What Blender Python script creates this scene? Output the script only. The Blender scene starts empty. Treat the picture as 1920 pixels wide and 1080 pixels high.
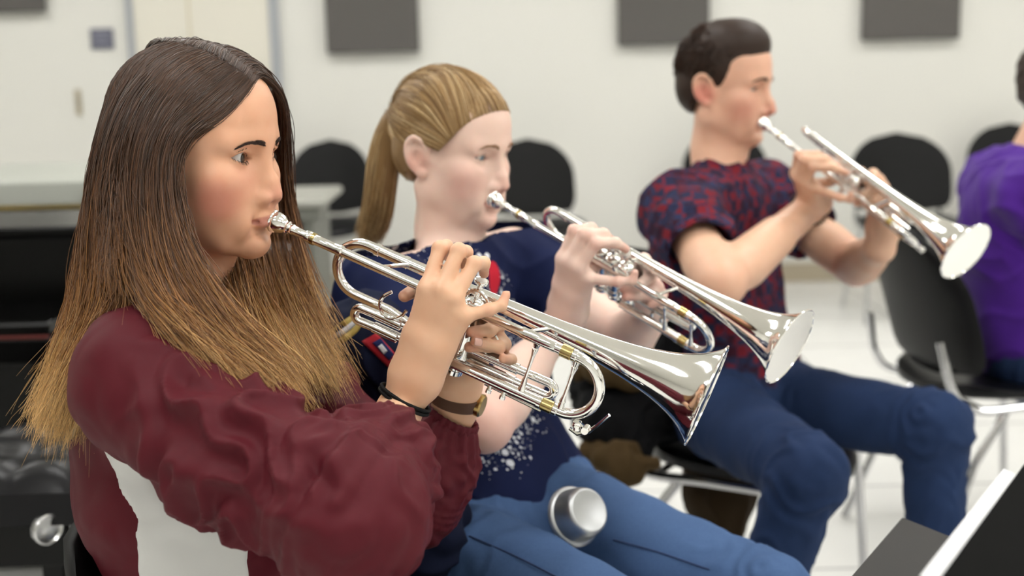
import bpy, math, random
import numpy as np
from mathutils import Vector, Matrix
from mathutils.bvhtree import BVHTree
random.seed(7); RNG = np.random.default_rng(7)
f32 = np.float32
COL = bpy.context.scene.collection
PI = math.pi
# ------------------------------------------------------------------ camera frame (1920x1080 photograph)
FPX = 2400.0
PITCH, ROLL = math.radians(10.4), math.radians(1.35)
CAM = np.array([0.0, 0.0, 1.3])
_r0 = np.array([1.0, 0, 0]); FW = np.array([0, math.cos(PITCH), -math.sin(PITCH)]); _u0 = np.array([0, math.sin(PITCH), math.cos(PITCH)])
RT = _r0 * math.cos(ROLL) - _u0 * math.sin(ROLL)
UP = _u0 * math.cos(ROLL) + _r0 * math.sin(ROLL)
def at(px, py, d):
    """the point seen at a photograph pixel, d metres deep"""
    return CAM + d * (FW + (px - 960) / FPX * RT - (py - 540) / FPX * UP)
def ray(px, py):
    v = FW + (px - 960) / FPX * RT - (py - 540) / FPX * UP
    return v / np.linalg.norm(v)
def on_plane(px, py, axis, val):
    v = ray(px, py); t = (val - CAM[axis]) / v[axis]
    return CAM + t * v
def pts(*a): return [at(*q) for q in a]
def nrm(v): v = np.asarray(v, float); return v / np.linalg.norm(v)
# ------------------------------------------------------------------ objects
def empty(name, loc=(0, 0, 0), rz=0):
    o = bpy.data.objects.new(name, None); COL.objects.link(o); o.location = loc; o.rotation_euler = (0, 0, rz)
    o.empty_display_size = .05
    return o
def tag(o, label=None, cat=None, group=None, kind=None):
    for k, v in (('label', label), ('category', cat), ('group', group), ('kind', kind)):
        if v: o[k] = v
    return o
def put(name, me, mat=None, parent=None, world=True):
    """link a mesh; with world=True its coordinates are world ones and the parent only groups it"""
    o = bpy.data.objects.new(name, me); COL.objects.link(o)
    if mat is not None:
        for m in (mat if isinstance(mat, (list, tuple)) else [mat]): me.materials.append(m)
    if parent is not None:
        o.parent = parent
        if world:
            M = Matrix.Identity(4); q = parent; chain = []
            while q is not None: chain.append(q); q = q.parent
            for q in reversed(chain):
                M = M @ q.matrix_parent_inverse @ q.matrix_basis
            o.matrix_parent_inverse = M.inverted()
    return o
def mesh_np(V, F, smooth=True, name='m', col=None, mi=None):
    V = np.ascontiguousarray(V, dtype=f32); me = bpy.data.meshes.new(name)
    if isinstance(F, np.ndarray): k = F.shape[1]; n = len(F); flat = F.ravel(); tot = np.full(n, k, np.int32)
    else:
        n = len(F); tot = np.array([len(f) for f in F], np.int32); flat = np.array([i for f in F for i in f], np.int32)
    me.vertices.add(len(V)); me.vertices.foreach_set('co', V.ravel())
    me.loops.add(len(flat)); me.loops.foreach_set('vertex_index', np.ascontiguousarray(flat, dtype=np.int32))
    me.polygons.add(n); st = np.zeros(n, np.int32); st[1:] = np.cumsum(tot)[:-1]
    me.polygons.foreach_set('loop_start', st); me.polygons.foreach_set('loop_total', tot)
    me.polygons.foreach_set('use_smooth', np.full(n, smooth, bool))
    if mi is not None: me.polygons.foreach_set('material_index', np.asarray(mi, np.int32))
    me.update(calc_edges=True)
    if col is not None:
        c = np.ones((len(V), 4), f32); c[:, :3] = col
        a = me.color_attributes.new('Col', 'FLOAT_COLOR', 'POINT'); a.data.foreach_set('color', c.ravel())
    return me
class MB:
    """collects simple shapes into one mesh"""
    def __init__(s): s.V = []; s.F = []; s.n = 0
    def add(s, V, F):
        V = np.asarray(V, float); s.V.append(V)
        s.F += [tuple(int(i) + s.n for i in f) for f in F]; s.n += len(V); return s
    def box(s, lo, hi, M=None):
        (a, b, c), (d, e, f) = lo, hi
        V = np.array([(a, b, c), (d, b, c), (d, e, c), (a, e, c), (a, b, f), (d, b, f), (d, e, f), (a, e, f)], float)
        if M is not None: V = V @ np.asarray(M)[:3, :3].T + np.asarray(M)[:3, 3]
        return s.add(V, [(3, 2, 1, 0), (4, 5, 6, 7), (0, 1, 5, 4), (1, 2, 6, 5), (2, 3, 7, 6), (3, 0, 4, 7)])
    def tube(s, P, R, n=12, cap=True, closed=False, flat=None):
        P = np.asarray(P, float); m = len(P); R = np.broadcast_to(np.asarray(R, float), (m,))
        T = np.gradient(P, axis=0) if not closed else np.roll(P, -1, 0) - np.roll(P, 1, 0)
        T /= np.linalg.norm(T, axis=1)[:, None] + 1e-12
        a = np.array([0, 0, 1.0]) if abs(T[0][2]) < .9 else np.array([1.0, 0, 0])
        N = np.cross(T[0], a); N /= np.linalg.norm(N); ang = np.linspace(0, 2 * PI, n, endpoint=False); V = []
        for i in range(m):
            N = N - T[i] * (N @ T[i]); N /= np.linalg.norm(N); B = np.cross(T[i], N)
            V.append(P[i] + R[i] * (np.cos(ang)[:, None] * N + np.sin(ang)[:, None] * B))
        V = np.concatenate(V); F = []
        for i in range(m if closed else m - 1):
            j = (i + 1) % m
            for k in range(n): F.append((i * n + k, i * n + (k + 1) % n, j * n + (k + 1) % n, j * n + k))
        if cap and not closed: F.append(tuple(range(n - 1, -1, -1))); F.append(tuple(range((m - 1) * n, m * n)))
        return s.add(V, F)
    def lathe(s, prof, O, X, n=32, closed=False):
        """prof: (t, r) along the axis X from O"""
        O = np.asarray(O, float); X = nrm(X); a = np.array([0, 0, 1.0]) if abs(X[2]) < .9 else np.array([1.0, 0, 0])
        N = nrm(np.cross(X, a)); B = np.cross(X, N); ang = np.linspace(0, 2 * PI, n, endpoint=False); V = []
        for t, r in prof: V.append(O + t * X + r * (np.cos(ang)[:, None] * N + np.sin(ang)[:, None] * B))
        V = np.concatenate(V); F = []; m = len(prof)
        for i in range(m if closed else m - 1):
            j = (i + 1) % m
            for k in range(n): F.append((i * n + k, i * n + (k + 1) % n, j * n + (k + 1) % n, j * n + k))
        if not closed:
            if prof[0][1] > 1e-5: F.append(tuple(range(n - 1, -1, -1)))
            if prof[-1][1] > 1e-5: F.append(tuple(range((m - 1) * n, m * n)))
        return s.add(V, F)
    def ball(s, c, r, n=14, M=None):
        th = np.linspace(0, PI, n + 1); prof = [(-math.cos(t), max(math.sin(t), 1e-4)) for t in th]
        r = np.broadcast_to(np.asarray(r, float), (3,)); b = MB().lathe(prof, (0, 0, 0), (0, 0, 1), 2 * n)
        V = b.V[0] * r
        if M is not None: V = V @ np.asarray(M).T
        return s.add(V + np.asarray(c, float), b.F)
    def mesh(s, smooth=True): return mesh_np(np.concatenate(s.V), s.F, smooth)
    def build(s, name, mat, parent=None, smooth=True, bevel=0, world=True, sharp=35, seg=2):
        me = s.mesh(smooth)
        if smooth: auto(me, sharp)
        o = put(name, me, mat, parent, world)
        if bevel:
            b = o.modifiers.new('b', 'BEVEL'); b.width = bevel; b.segments = seg; b.limit_method = 'ANGLE'; b.angle_limit = .7
        return o
def auto(me, deg=35):
    n = len(me.polygons)
    if not n: return
    N = np.zeros(n * 3, f32); me.polygons.foreach_get('normal', N); N = N.reshape(-1, 3)
    ne = len(me.edges); nl = len(me.loops); le = np.zeros(nl, np.int32); me.loops.foreach_get('edge_index', le)
    tot = np.zeros(n, np.int32); me.polygons.foreach_get('loop_total', tot); lp = np.repeat(np.arange(n), tot)
    o = np.argsort(le, kind='stable'); le2 = le[o]; lp2 = lp[o]
    same = np.nonzero(le2[1:] == le2[:-1])[0]
    sharp = np.zeros(ne, bool); dot = (N[lp2[same]] * N[lp2[same + 1]]).sum(1); sharp[le2[same]] = dot < math.cos(math.radians(deg))
    a = me.attributes.get('sharp_edge') or me.attributes.new('sharp_edge', 'BOOLEAN', 'EDGE'); a.data.foreach_set('value', sharp)
def spline(P, n, closed=False):
    """Catmull-Rom resampling of rows (any width)"""
    P = np.asarray(P, float); m = len(P)
    if m == 2: t = np.linspace(0, 1, n)[:, None]; return P[0] * (1 - t) + P[1] * t
    Q = np.vstack([2 * P[0] - P[1], P, 2 * P[-1] - P[-2]]); u = np.linspace(0, m - 1 - 1e-9, n); i = u.astype(int); t = (u - i)[:, None]
    a, b, c, d = Q[i], Q[i + 1], Q[i + 2], Q[i + 3]
    return .5 * (2 * b + (c - a) * t + (2 * a - 5 * b + 4 * c - d) * t * t + (3 * b - a - 3 * c + d) * t ** 3)
def copy_tree(o, parent=None):
    c = o.copy(); COL.objects.link(c)
    if parent is not None: c.parent = parent
    for ch in [q for q in bpy.data.objects if q.parent == o]: copy_tree(ch, c)
    return c
# ------------------------------------------------------------------ signed-distance sculpting
def smin(a, b, k):
    if k <= 0: return np.minimum(a, b)
    h = np.maximum(k - np.abs(a - b), 0) / k
    return np.minimum(a, b) - h * h * (k * .25)
def axis(segs):
    """segs: (start, step) pairs and an end; a coordinate axis of varying step"""
    out = []
    for (a, h), nx in zip(segs[:-1], segs[1:]):
        b = nx[0] if isinstance(nx, tuple) else nx
        n = max(1, round((b - a) / h)); out.append(a + (b - a) * np.arange(n) / n)
    out.append([segs[-1]])
    return np.concatenate(out).astype(f32)
class Vol:
    def __init__(s, ax, ay, az):
        s.ax = [np.asarray(a, f32) for a in (ax, ay, az)]; s.d = np.full([len(a) for a in s.ax], .5, f32)
    @classmethod
    def even(c, lo, hi, h): return c(*[np.arange(a, b, h) for a, b in zip(lo, hi)])
    def win(s, lo, hi):
        sl = []
        for a, l, h in zip(s.ax, lo, hi):
            i, j = np.searchsorted(a, l), np.searchsorted(a, h)
            if j <= i: return None
            sl.append(slice(i, j))
        P = (s.ax[0][sl[0]][:, None, None], s.ax[1][sl[1]][None, :, None], s.ax[2][sl[2]][None, None, :])
        return tuple(sl), P
    def op(s, fn, lo, hi, k, mode='u', pad=None):
        m = (k + .012) if pad is None else pad
        w = s.win(np.asarray(lo) - m, np.asarray(hi) + m)
        if w is None: return
        sl, P = w; v = fn(*P).astype(f32); D = s.d[sl]
        if mode == 'u': s.d[sl] = smin(D, v, k)
        elif mode == 's': s.d[sl] = -smin(-D, v, k)
        elif mode == 'i': s.d[sl] = -smin(-D, -v, k)
    # --- primitives
    def cone(s, a, b, ra, rb, k=.01, mode='u', sc=None):
        """round cone; sc=(dir, factor) widens it along dir"""
        a = np.asarray(a, float); b = np.asarray(b, float); R = max(ra, rb)
        if sc is not None:
            w = nrm(sc[0]); q = sc[1]; RR = R * max(q, 1)
        else: RR = R
        ab = b - a; L2 = float(ab @ ab) + 1e-12
        def fn(x, y, z):
            dx, dy, dz = x - f32(a[0]), y - f32(a[1]), z - f32(a[2])
            t = np.clip((dx * f32(ab[0]) + dy * f32(ab[1]) + dz * f32(ab[2])) * f32(1 / L2), 0, 1)
            ex, ey, ez = dx - t * f32(ab[0]), dy - t * f32(ab[1]), dz - t * f32(ab[2])
            if sc is not None:
                e = (ex * f32(w[0]) + ey * f32(w[1]) + ez * f32(w[2])) * f32(1 - 1 / q)
                ex, ey, ez = ex - e * f32(w[0]), ey - e * f32(w[1]), ez - e * f32(w[2])
            return np.sqrt(ex * ex + ey * ey + ez * ez) - (f32(ra) + t * f32(rb - ra))
        s.op(fn, np.minimum(a, b) - RR, np.maximum(a, b) + RR, k, mode)
    def chain(s, P, R, k=.01, mode='u', sc=None):
        R = np.broadcast_to(np.asarray(R, float), (len(P),))
        for i in range(len(P) - 1): s.cone(P[i], P[i + 1], R[i], R[i + 1], k, mode, sc)
    def ell(s, c, r, M=None, k=.01, mode='u', pad=None):
        """ellipsoid; M rows are its axes"""
        c = np.asarray(c, float); r = np.broadcast_to(np.asarray(r, float), (3,)); M = np.eye(3) if M is None else np.asarray(M, float)
        ext = np.sqrt(((M * r[:, None]) ** 2).sum(0))
        def fn(x, y, z):
            dx, dy, dz = x - f32(c[0]), y - f32(c[1]), z - f32(c[2]); k0 = 0; k1 = 0
            for i in range(3):
                u = (dx * f32(M[i, 0]) + dy * f32(M[i, 1]) + dz * f32(M[i, 2])) * f32(1 / r[i])
                k0 = k0 + u * u; k1 = k1 + u * u * f32(1 / r[i] ** 2)
            k0 = np.sqrt(k0); return k0 * (k0 - 1) / np.sqrt(k1 + 1e-9)
        s.op(fn, c - ext, c + ext, k, mode, pad)
    def mesh(s, smooth=0):
        V, F = nets(s.d, s.ax)
        if smooth: V = lap(V, F, smooth)
        return V, F
def nets(D, ax):
    ins = D < 0; nx, ny, nz = D.shape
    cnt = np.zeros((nx - 1, ny - 1, nz - 1), np.uint8)
    for i in (0, 1):
        for j in (0, 1):
            for k in (0, 1): cnt += ins[i:nx - 1 + i, j:ny - 1 + j, k:nz - 1 + k]
    act = (cnt > 0) & (cnt < 8); I = np.argwhere(act); idx = np.full(cnt.shape, -1, np.int32); idx[act] = np.arange(len(I), dtype=np.int32)
    i, j, k = I.T; c = {}
    for a in (0, 1):
        for b in (0, 1):
            for e in (0, 1): c[a, b, e] = D[i + a, j + b, k + e]
    S = np.zeros((len(I), 3), f32); n = np.zeros(len(I), f32)
    for u in c:
        for d in range(3):
            if u[d] == 0:
                v = list(u); v[d] = 1; v = tuple(v); A, B = c[u], c[v]; m = (A < 0) != (B < 0)
                t = np.where(m, A / np.where(m, A - B, 1), 0); p = np.array(u, f32)[None].repeat(len(I), 0); p[:, d] = t
                S += p * m[:, None]; n += m
    S /= n[:, None]; V = np.empty((len(I), 3), f32)
    for d, g in enumerate((i, j, k)): V[:, d] = ax[d][g] + S[:, d] * (ax[d][g + 1] - ax[d][g])
    Q = []
    for d in range(3):
        a = [slice(None)] * 3; b = [slice(None)] * 3; a[d] = slice(0, -1); b[d] = slice(1, None)
        e1, e2 = (d + 1) % 3, (d + 2) % 3
        for e in (e1, e2): a[e] = slice(1, -1); b[e] = slice(1, -1)
        A, B = ins[tuple(a)], ins[tuple(b)]
        for m, flip in ((A & ~B, False), (~A & B, True)):
            g = np.argwhere(m)
            if not len(g): continue
            g[:, e1] += 1; g[:, e2] += 1
            def cell(o1, o2):
                h = g.copy(); h[:, e1] -= o1; h[:, e2] -= o2; return idx[h[:, 0], h[:, 1], h[:, 2]]
            q = np.stack([cell(1, 1), cell(0, 1), cell(0, 0), cell(1, 0)], 1)
            Q.append(q[:, ::-1] if flip else q)
    return V, np.concatenate(Q).astype(np.int32)
def lap(V, F, it=1, w=.5, mask=None):
    n = len(V); E0 = F[:, [0, 1, 2, 3]].ravel(); E1 = F[:, [1, 2, 3, 0]].ravel(); deg = np.bincount(E0, minlength=n) + np.bincount(E1, minlength=n)
    for _ in range(it):
        A = np.empty((n, 3), f32)
        for d in range(3): A[:, d] = (np.bincount(E0, V[E1, d], n) + np.bincount(E1, V[E0, d], n)) / np.maximum(deg, 1)
        ww = w if mask is None else w * mask[:, None]
        V = (V + (A - V) * ww).astype(f32)
    return V
def normals(V, F):
    a, b, c, d = V[F[:, 0]], V[F[:, 1]], V[F[:, 2]], V[F[:, 3]]; fn = np.cross(c - a, d - b); N = np.zeros_like(V)
    for k in range(4):
        for e in range(3): N[:, e] += np.bincount(F[:, k], fn[:, e], len(V))
    return N / (np.linalg.norm(N, axis=1)[:, None] + 1e-12)
def vnoise(P, s, seed=0):
    """smooth pseudo-noise from a few sine waves"""
    r = np.random.default_rng(seed); o = np.zeros(len(P), f32)
    for _ in range(7):
        k = r.normal(size=3); k = k / np.linalg.norm(k) * r.uniform(.5, 1.4) / s * 2 * PI
        o += np.sin(P @ k.astype(f32) + f32(r.uniform(0, 6.3)))
    return o / 3
def segdist(P, line):
    """distance of points to a polyline, and the parameter 0..1 along it"""
    line = np.asarray(line, f32); best = np.full(len(P), 9, f32); par = np.zeros(len(P), f32); n = len(line) - 1
    for i in range(n):
        a, b = line[i], line[i + 1]; ab = b - a; t = np.clip(((P - a) @ ab) / (ab @ ab + 1e-12), 0, 1)
        d = np.linalg.norm(P - a - t[:, None] * ab, axis=1); m = d < best; best[m] = d[m]; par[m] = (i + t[m]) / n
    return best, par
def sstep(a, b, x): t = np.clip((x - a) / (b - a), 0, 1); return t * t * (3 - 2 * t)
# ------------------------------------------------------------------ materials
def lin(h):
    if isinstance(h, str): h = [int(h[i:i + 2], 16) / 255 for i in (0, 2, 4)]
    return tuple(c / 12.92 if c <= .04045 else ((c + .055) / 1.055) ** 2.4 for c in h[:3])
class MT:
    """small node-tree writer"""
    def __init__(s, name):
        s.m = bpy.data.materials.new(name); s.m.use_nodes = True; s.t = s.m.node_tree; s.b = s.t.nodes['Principled BSDF']
    def n(s, ty, **kw):
        nd = s.t.nodes.new('ShaderNode' + ty)
        for k, v in kw.items():
            if k[0] == 'i' and k[1:].isdigit(): s.set(nd.inputs[int(k[1:])], v)
            elif hasattr(nd, k) and not (k in nd.inputs): setattr(nd, k, v)
            else: s.set(nd.inputs[k.replace('_', ' ')], v)
        return nd
    def set(s, inp, v):
        if isinstance(v, bpy.types.NodeSocket): s.t.links.new(v, inp)
        elif isinstance(v, bpy.types.Node): s.t.links.new(v.outputs[0], inp)
        else:
            if inp.type == 'RGBA' and len(v) == 3: v = (*v, 1)
            inp.default_value = v
    def p(s, **kw):
        for k, v in kw.items(): s.set(s.b.inputs[k.replace('_', ' ')], v)
        return s
    def math(s, op, a, b=0.0): return s.n('Math', operation=op, i0=a, i1=b).outputs[0]
    def mix(s, f, a, b):
        nd = s.n('Mix', data_type='RGBA'); s.set(nd.inputs[0], f); s.set(nd.inputs[6], a); s.set(nd.inputs[7], b); return nd.outputs[2]
    def ramp(s, f, stops):
        nd = s.n('ValToRGB'); s.set(nd.inputs[0], f); e = nd.color_ramp.elements
        while len(e) < len(stops): e.new(.5)
        for q, (p, c) in zip(e, stops): q.position = p; q.color = (*c, 1) if len(c) == 3 else c
        return nd.outputs[0]
    def coord(s, k='Object'): return s.n('TexCoord').outputs[k]
    def noise(s, scale, detail=3, vec=None, rough=.5):
        nd = s.n('TexNoise', Scale=scale, Detail=detail, Roughness=rough); s.set(nd.inputs['Vector'], vec if vec is not None else s.coord()); return nd.outputs[0]
    def bump(s, h, strength=.3, dist=.01):
        nd = s.n('Bump', Strength=strength, Distance=dist); s.set(nd.inputs['Height'], h); s.set(s.b.inputs['Normal'], nd.outputs[0]); return s
    def attr(s, name='Col'): return s.n('Attribute', attribute_name=name).outputs['Color']
def simple(name, hexc, rough=.5, metal=0, noise=0, nscale=40, bump=0, **kw):
    t = MT(name); c = lin(hexc)
    if noise:
        f = t.noise(nscale); t.p(Base_Color=t.mix(f, tuple(x * (1 - noise) for x in c), tuple(min(1, x * (1 + noise)) for x in c)))
    else: t.p(Base_Color=c)
    kw.setdefault('Specular_IOR_Level', .5 if (metal or sum(c) > .12) else .22)
    t.p(Roughness=rough, Metallic=metal, **kw)
    if bump: t.bump(t.noise(nscale), bump, .002)
    return t.m
# ------------------------------------------------------------------ heads and hands
class Frame:
    """origin, axes (forward, left, up) and scale of a head or torso"""
    def __init__(s, C, f, u, sc=1.0):
        s.C = np.asarray(C, float); s.f = nrm(f); s.l = nrm(np.cross(u, s.f)); s.u = np.cross(s.f, s.l); s.s = sc; s.M = np.stack([s.f, s.l, s.u])
    def __call__(s, x, y, z): return s.C + s.s * (x * s.f + y * s.l + z * s.u)
    def local(s, P): return ((np.asarray(P) - s.C) @ s.M.T / s.s).astype(f32)
    def rot(s, axis_pitch=0, yaw=0, roll=0):
        """ellipsoid axes turned about the local axes"""
        cy, sy = math.cos(yaw), math.sin(yaw); cp, sp = math.cos(axis_pitch), math.sin(axis_pitch); cr, sr = math.cos(roll), math.sin(roll)
        R = np.array([[cp * cy, cp * sy, -sp], [-sy, cy, 0], [sp * cy, sp * sy, cp]])
        R2 = np.array([[1, 0, 0], [0, cr, sr], [0, -sr, cr]])
        return (R2 @ R) @ s.M
def person_frame(C, yaw, pitch, tilt=0, sc=1.0):
    """yaw: turned from +x towards the camera, pitch: nose down, tilt: head leaning to its right (radians)"""
    f = np.array([math.cos(yaw) * math.cos(pitch), -math.sin(yaw) * math.cos(pitch), -math.sin(pitch)])
    u = np.array([math.cos(yaw) * math.sin(pitch), -math.sin(yaw) * math.sin(pitch), math.cos(pitch)])
    l = np.cross(u, f); u = u * math.cos(tilt) - l * math.sin(tilt)
    return Frame(C, f, u, sc)
EYE = (.0715, .0308, -.001); ER = .0122
def head(v, H, o):
    """sculpts a head into v; o: options"""
    g = o.get; s = H.s; fem = g('fem', True); M = H.M
    E = lambda c, r, k=.012, mode='u', R=None: v.ell(H(*c), np.asarray(r) * s, M if R is None else R, k * s, mode)
    K = lambda a, b, ra, rb, k=.01, mode='u', sc=None: v.cone(H(*a), H(*b), ra * s, rb * s, k * s, mode, sc)
    sy = lambda c: [(c[0], c[1] * q, c[2]) for q in (1, -1)]
    jw = g('jaw', 1.0)
    # skull, forehead
    E((-.006, 0, .032), (.094, .0735, .082), 0)
    E((.038, 0, .040), (.056, .060, .062), .03)
    E((.032, 0, -.025), (.056, .057, .080), .03)
    # muzzle, jaw
    E((.058, 0, -.066), (.037, .038, .040), .03)
    E((.030, 0, -.070), (.045, .047 * jw, .040), .03)
    for q in (1, -1):
        K((.076, .006 * q, -.103), (.058, .030 * q * jw, -.094), .0125, .013, .02)
        K((.058, .030 * q * jw, -.094), (.010, .049 * q * jw, -.068), .013, .0145, .02)
        K((.010, .049 * q * jw, -.068), (.002, .056 * q, -.020), .0145, .016, .02)
        E((.050, .036 * q, -.046), (.034, .026, .036), .022)                        # cheek
        E((.058, .044 * q, -.026), (.022, .018, .016), .02)                         # cheekbone
        K((.087, .010 * q, .017), (.074, .042 * q, .016), .0085 if fem else .0105, .009, .016)   # brow
    E((.078, 0, -.101), (.015 if fem else .017, .017 if fem else .02, .0135), .016)
    # eye sockets
    for q in (1, -1):
        E((.093, .030 * q, -.002), (.013, .017, .0105), .014, 's')
    # nose
    nl = g('nose', 1.0)
    tip = (.091 + .0235 * nl, 0, -.0425)
    K((.086, 0, .008), (.091 + .018 * nl, 0, -.030), .0072, .0082, .014)
    K((.091 + .018 * nl, 0, -.030), tip, .0082, .0094, .008)
    K((.078, 0, -.02), (.088, 0, -.045), .012, .014, .016)
    for q in (1, -1):
        E((.0975, .0125 * q, -.0475), (.0105, .0065, .0075), .007)
        K((.094, 0, -.056), tip, .005, .006, .006)
        E((.106, .0062 * q, -.0545), (.0062, .0032, .0042), .003, 's', H.rot(-.4, .3 * q))
    # mouth
    mz = -.0735; mw = g('mouth', .0205); K((.0925, 0, -.058), (.0955, 0, -.068), .0085, .0075, .012)
    for q in (1, -1):
        K((.0990, 0, mz + .0035), (.0965, .009 * q, mz + .0036), .0052, .0048, .006)
        K((.0965, .009 * q, mz + .0036), (.0875, mw * q, mz - .0004), .0048, .0028, .006)
        K((.0978, 0, mz - .0052), (.0955, .009 * q, mz - .0048), .0062, .0056, .006)
        K((.0955, .009 * q, mz - .0048), (.0875, (mw - .001) * q, mz - .0012), .0056, .0028, .006)
        K((.1052, 0, mz - .0004), (.1000, .009 * q, mz), .0015, .0013, .003, 's')
        K((.1000, .009 * q, mz), (.0900, mw * q, mz - .0018), .0013, .0013, .003, 's')
        E((.0885, (mw + .004) * q, mz - .0025), (.0055, .0038, .007), .009, 's')              # firm mouth corners
        E((.078, (mw + .0115) * q, mz - .003), (.013, .009, .016), .012)
    E((.100, 0, -.0900), (.010, .02, .0045), .012, 's')                               # dip above the chin
    # neck
    nk = g('neck'); nr = g('neck_r', .052)
    if nk is not None:
        v.chain(nk, np.linspace(nr, nr * 1.08, len(nk)), .03)
        if g('sterno', True):
            for q in (1, -1): K((-.012, .052 * q, -.062), (.026, .012 * q, -.215), .011, .009, .02)
        E((.030, 0, -.125), (.012, .011, .013), .02)
    # eyelids: a shell round each eyeball, opened by an almond
    a1, a2 = g('lid', (.0062, .0042)); tl = g('lid_tilt', .10)
    for q in (1, -1):
        c = (EYE[0], EYE[1] * q, EYE[2])
        E(c, (ER + .0016,) * 3, .006)
        K((.072 + .012, (EYE[1] - .016) * q, .0075), (.072 + .007, (EYE[1] + .014) * q, .0075), .0035, .0035, .006)   # fold of the upper lid
        cx, cy, cz = H(*c); w = .0152
        def ap(x, y, z):
            dx, dy, dz = x - f32(cx), y - f32(cy), z - f32(cz)
            X = (dx * f32(M[0, 0]) + dy * f32(M[0, 1]) + dz * f32(M[0, 2])) / f32(s)
            Y = (dx * f32(M[1, 0]) + dy * f32(M[1, 1]) + dz * f32(M[1, 2])) / f32(s) * f32(q)
            Z = (dx * f32(M[2, 0]) + dy * f32(M[2, 1]) + dz * f32(M[2, 2])) / f32(s)
            Z = Z - f32(tl) * Y - f32(g('lid_z', 0)); out = -X
            for a, sg in ((a1, 1), (a2, -1)):
                if a > 0: R = (w * w + a * a) / (2 * a); d = np.sqrt(Y * Y + (Z + sg * f32(R - a)) ** 2) - f32(R)
                else: R = (w * w + a * a) / (-2 * a); d = f32(R) - np.sqrt(Y * Y + (Z - sg * f32(R + a)) ** 2)
                out = np.maximum(out, d)
            return out * f32(s)
        p = H(*c); v.op(ap, p - .02 * s, p + .02 * s, .0014 * s, 's')
    # ears
    if g('ears', True):
        for q in (1, -1):
            ex, ez = -.006, -.012
            P = [(ex + .012, .070, ez - .004), (ex + .012, .0745, ez + .014), (ex + .004, .081, ez + .028), (ex - .010, .084, ez + .030), (ex - .020, .085, ez + .018), (ex - .018, .083, ez - .002), (ex - .008, .077, ez - .018), (ex + .004, .0725, ez - .028), (ex + .009, .070, ez - .022)]
            P = [H(a, b * q, c) for a, b, c in spline(P, 22)]
            v.chain(P, .0036 * s, .004 * s)
            E((ex - .003, .075 * q, ez + .004), (.018, .0045, .027), .006, 'u', H.rot(.15, -.42 * q))
            E((ex + .002, .072 * q, ez + .004), (.008, .007, .012), .006)
            E((ex - .001, .081 * q, ez + .000), (.008, .005, .010), .004, 's')
            E((ex + .003, .0735 * q, ez - .025), (.006, .004, .007), .005)
            E((ex + .012, .0715 * q, ez - .002), (.004, .004, .006), .005)
def eyes(H, parent, mat, look=(0, 0)):
    for q in (1, -1):
        b = MB().ball((0, 0, 0), ER * H.s, 20); me = b.mesh()
        # local axes of the eyeball: x is the gaze
        yaw, pit = look; f = nrm(H.f * math.cos(yaw) * math.cos(pit) + H.l * math.sin(yaw) + H.u * math.sin(pit)); l = nrm(np.cross(H.u, f)); u = np.cross(f, l)
        o = put('eye', me, mat, parent, False); c = H(EYE[0], EYE[1] * q, EYE[2])
        W = Matrix([[f[0], l[0], u[0], c[0]], [f[1], l[1], u[1], c[1]], [f[2], l[2], u[2], c[2]], [0, 0, 0, 1]])
        P = parent.matrix_basis; o.matrix_parent_inverse = P.inverted(); o.matrix_basis = W
def eye_mat(name, iris):
    t = MT(name); c = t.coord('Object'); sp = t.n('SeparateXYZ', i0=c); r = t.math('SQRT', t.math('ADD', t.math('POWER', sp.outputs[1], 2.0), t.math('POWER', sp.outputs[2], 2.0)))
    front = t.math('GREATER_THAN', sp.outputs[0], 0.0)
    st = t.ramp(t.math('MULTIPLY', r, 80.0), [(.0, (.004, .004, .004)), (.15, (.004, .004, .004)), (.19, tuple(x * .8 for x in lin(iris))), (.36, lin(iris)), (.44, tuple(x * .25 for x in lin(iris))), (.50, (.62, .58, .55)), (1, (.62, .55, .52))])
    t.p(Base_Color=t.mix(front, (.6, .5, .45, 1), st), Roughness=.08)
    return t.m
def face_color(V, H, base, lip, blush=(), nose_red=.3, flush=None):
    """skin tint by place on the face: lips, flushed cheeks, nose"""
    L = H.local(V); x, y, z = L.T; C = np.repeat(np.asarray([lin(base)], f32), len(V), 0)
    def tint(w, c): C[:] = C * (1 - w[:, None]) + np.asarray(lin(c), f32) * w[:, None]
    for (cx, cy, cz, r, col, a) in blush:
        d = np.sqrt((x - cx) ** 2 + (y - cy) ** 2 + (z - cz) ** 2); tint(a * (1 - sstep(r * .3, r, d)), col)
    if nose_red: tint(nose_red * (1 - sstep(.006, .026, np.sqrt((x - .112) ** 2 + y * y + (z + .046) ** 2))), flush or lip)
    # lips
    mz = -.0735; ay = np.abs(y); w = np.clip(1 - (ay / .0225) ** 2, 0, 1)
    up, lo = .0072 * w ** .6 - .0015 * np.exp(-(ay / .003) ** 2), .0098 * w ** .6
    zz = z - mz; m = (x > .078) & (ay < .023) & (x < .115)
    d = np.where(zz > 0, zz - up, -zz - lo); tint(np.where(m, 1 - sstep(-.0015, .0012, d), 0) * .8, lip)
    return C
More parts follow.
